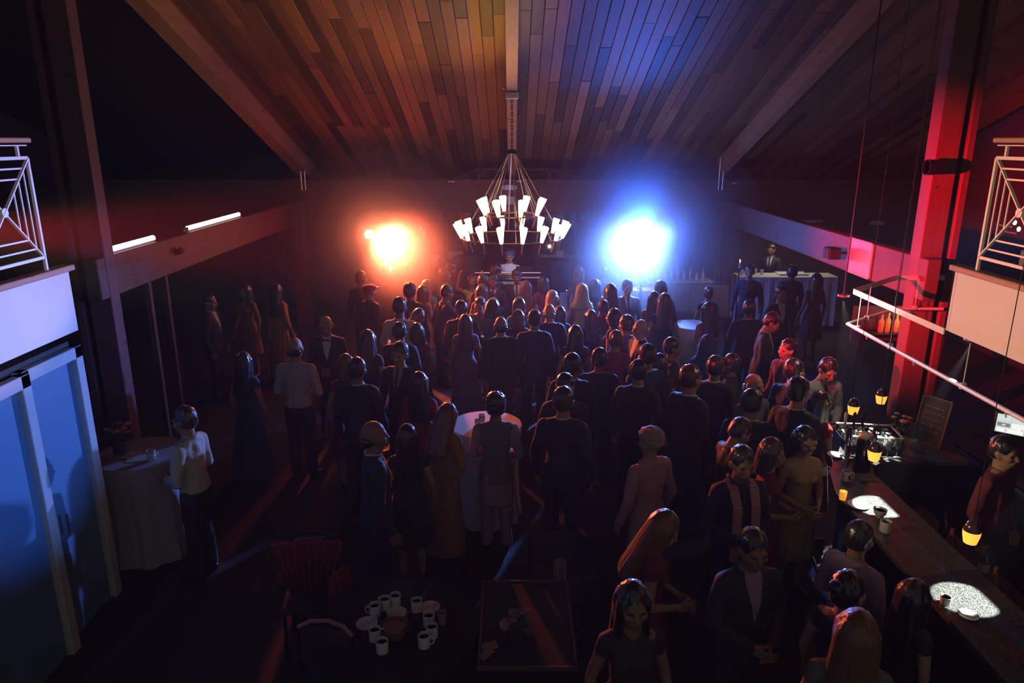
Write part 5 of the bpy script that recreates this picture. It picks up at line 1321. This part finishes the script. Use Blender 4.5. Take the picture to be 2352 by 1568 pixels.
# till screen on the back counter
t = empty('back_counter', (4.85, 5.6, 0), label='dark back counter behind the bar', cat='counter')
build('carcass', MB().box((0, 0, .48), (.5, 2.6, .96), None, .01), M_dark, t); build('worktop', MB().box((0, 0, .98), (.56, 2.66, .04), None, .006), M_black, t)
for k in range(3): build('door', MB().box((-.256, -.85 + .85 * k, .48), (.02, .78, .86), None, .005), M_black, t)
p = at(2322, 974, x=4.80)
t = empty('till_screen', (p.x, p.y, 1.002), R(-38), 'glowing till screen on the back counter', 'till')
zc_ = p.z - 1.002; build('foot', MB().box((0, .06, .01), (.2, .18, .02), None, .004), M_black, t); build('neck', MB().bar((0, .07, .02), (0, .03, zc_), .05, .03), M_black, t)
tl = Matrix.Rotation(R(-18), 3, 'X')
build('bezel', MB().box(V((0, 0, zc_)), (.27, .03, .21), tl, .006), M_black, t)
scr = build('display', MB().box(V((0, -.017, zc_)) , (.235, .004, .175), tl), glow('screen glow', (.45, .62, .66), .75), t)
tiles = ((-.06, .055, .10, .05, (.55, .70, .75)), (.06, .055, .10, .05, (.50, .68, .74)), (-.055, -.01, .105, .035, (.02, .04, .06)), (.06, -.01, .10, .05, (.85, .95, .95)), (0, -.06, .21, .03, (.9, .98, .98)), (-.03, -.06, .02, .02, (.3, .5, .9)), (.095, -.035, .02, .02, (.9, .4, .5)), (-.055, -.01, .03, .008, (.8, .85, .9)))
for k, (x, z, w, h, c_) in enumerate(tiles): build('screen_tile', MB().box(V((0, -.0195 - .0006 * k, zc_)) + tl @ V((x, 0, z)), (w, .001, h), tl), glow('tile %d' % k, c_, .8), scr)
# shelf with lit bottles at the far right
p = at(2052, 738, y=9.6)
t = empty('wall_shelf', (p.x + .1, 9.6, p.z - .16), label='dark shelf carrying lit yellow bottles at far right', cat='shelf')
build('board', MB().box((0, 0, 0), (1.2, .24, .03), None, .004), M_black, t); build('back_panel', MB().box((0, .14, .1), (1.2, .02, .5)), M_dark, t)
for s_ in (-1, 1): build('side_support', MB().box((s_ * .58, 0, -(p.z - .16) / 2), (.04, .22, p.z - .16), None, .004), M_black, t)
M_yb = mat('yellow bottle glass', (.55, .50, .12), .15, var=0, spec=.8, trans=.3)
for k, dx in enumerate((-.17, -.08, .04, .14, .3)): bottle(p.x + dx, 9.58, p.z - .145, .26 + .02 * (k % 2), M_yb, ORD[k] + ' yellow lit bottle from the left on the dark shelf', None, 'yellow bottles on the dark shelf')
light('shelf_light', 'POINT', (p.x + .05, 9.35, p.z + .25), watts(.35), (1.0, .95, .55), size=.03)
t = empty('under_counter', (3.47, 4.6, 0), label='low steel work surface inside the bar', cat='counter')
build('worktop', MB().box((0, 0, .86), (.36, 2.2, .03), None, .005), mat('dull steel', (.08, .08, .085), .35, .9), t); build('carcass', MB().box((0, 0, .42), (.33, 2.16, .84), None, .01), M_black, t)
for k in range(6):
    bottle(3.40 + .10 * (k % 2), 3.9 + .26 * k, .876, .24, M_bot if k % 2 else mat('reddish bottle', (.2, .05, .04), .2, var=0), ORD[k] + ' nearest bottle standing in the dark well inside the bar', M_lab if k == 3 else None, 'bottles in the dark well')
# haze filling the hall, denser shells added to glow around the stage lamps
def haze(mb, dens, g_, label):
    mh = bpy.data.materials.new('haze'); mh.use_nodes = True; nt = mh.node_tree
    for n_ in list(nt.nodes): nt.nodes.remove(n_)
    vo = nt.nodes.new('ShaderNodeVolumeScatter'); ou = nt.nodes.new('ShaderNodeOutputMaterial')
    vo.inputs['Density'].default_value = dens; vo.inputs['Anisotropy'].default_value = g_; vo.inputs['Color'].default_value = (1, 1, 1, 1)
    nt.links.new(vo.outputs[0], ou.inputs['Volume'])
    me = mb.mesh('haze'); me.materials.append(mh); o = bpy.data.objects.new('haze', me); COL.objects.link(o); tag(o, label, 'haze', None, 'stuff')
hb = MB(); hb.prism([(-2.6, -.04), (17.95, -.04), (17.95, zc(17.95) + .1), (-2.6, zc(-2.6) + .1)], 'x', -9.19, 9.19)
haze(hb, .0022, .3, 'thin haze in the air of the whole hall')
for c_, nm, shells in ((BLU, 'blue', ((2.15, .042), (1.75, .06), (1.35, .075), (.95, .12), (.6, .24))),
        (RED, 'red', ((2.0, .045), (1.6, .08), (1.2, .12), (.85, .16), (.5, .26)))):
    for k, (r_, d_) in enumerate(shells):
        haze(MB().ball(c_, r_, 36), d_, .5, '%s glow shell of added haze, %s from outside, around the %s stage lamps' % (nm, ORD[k], nm))
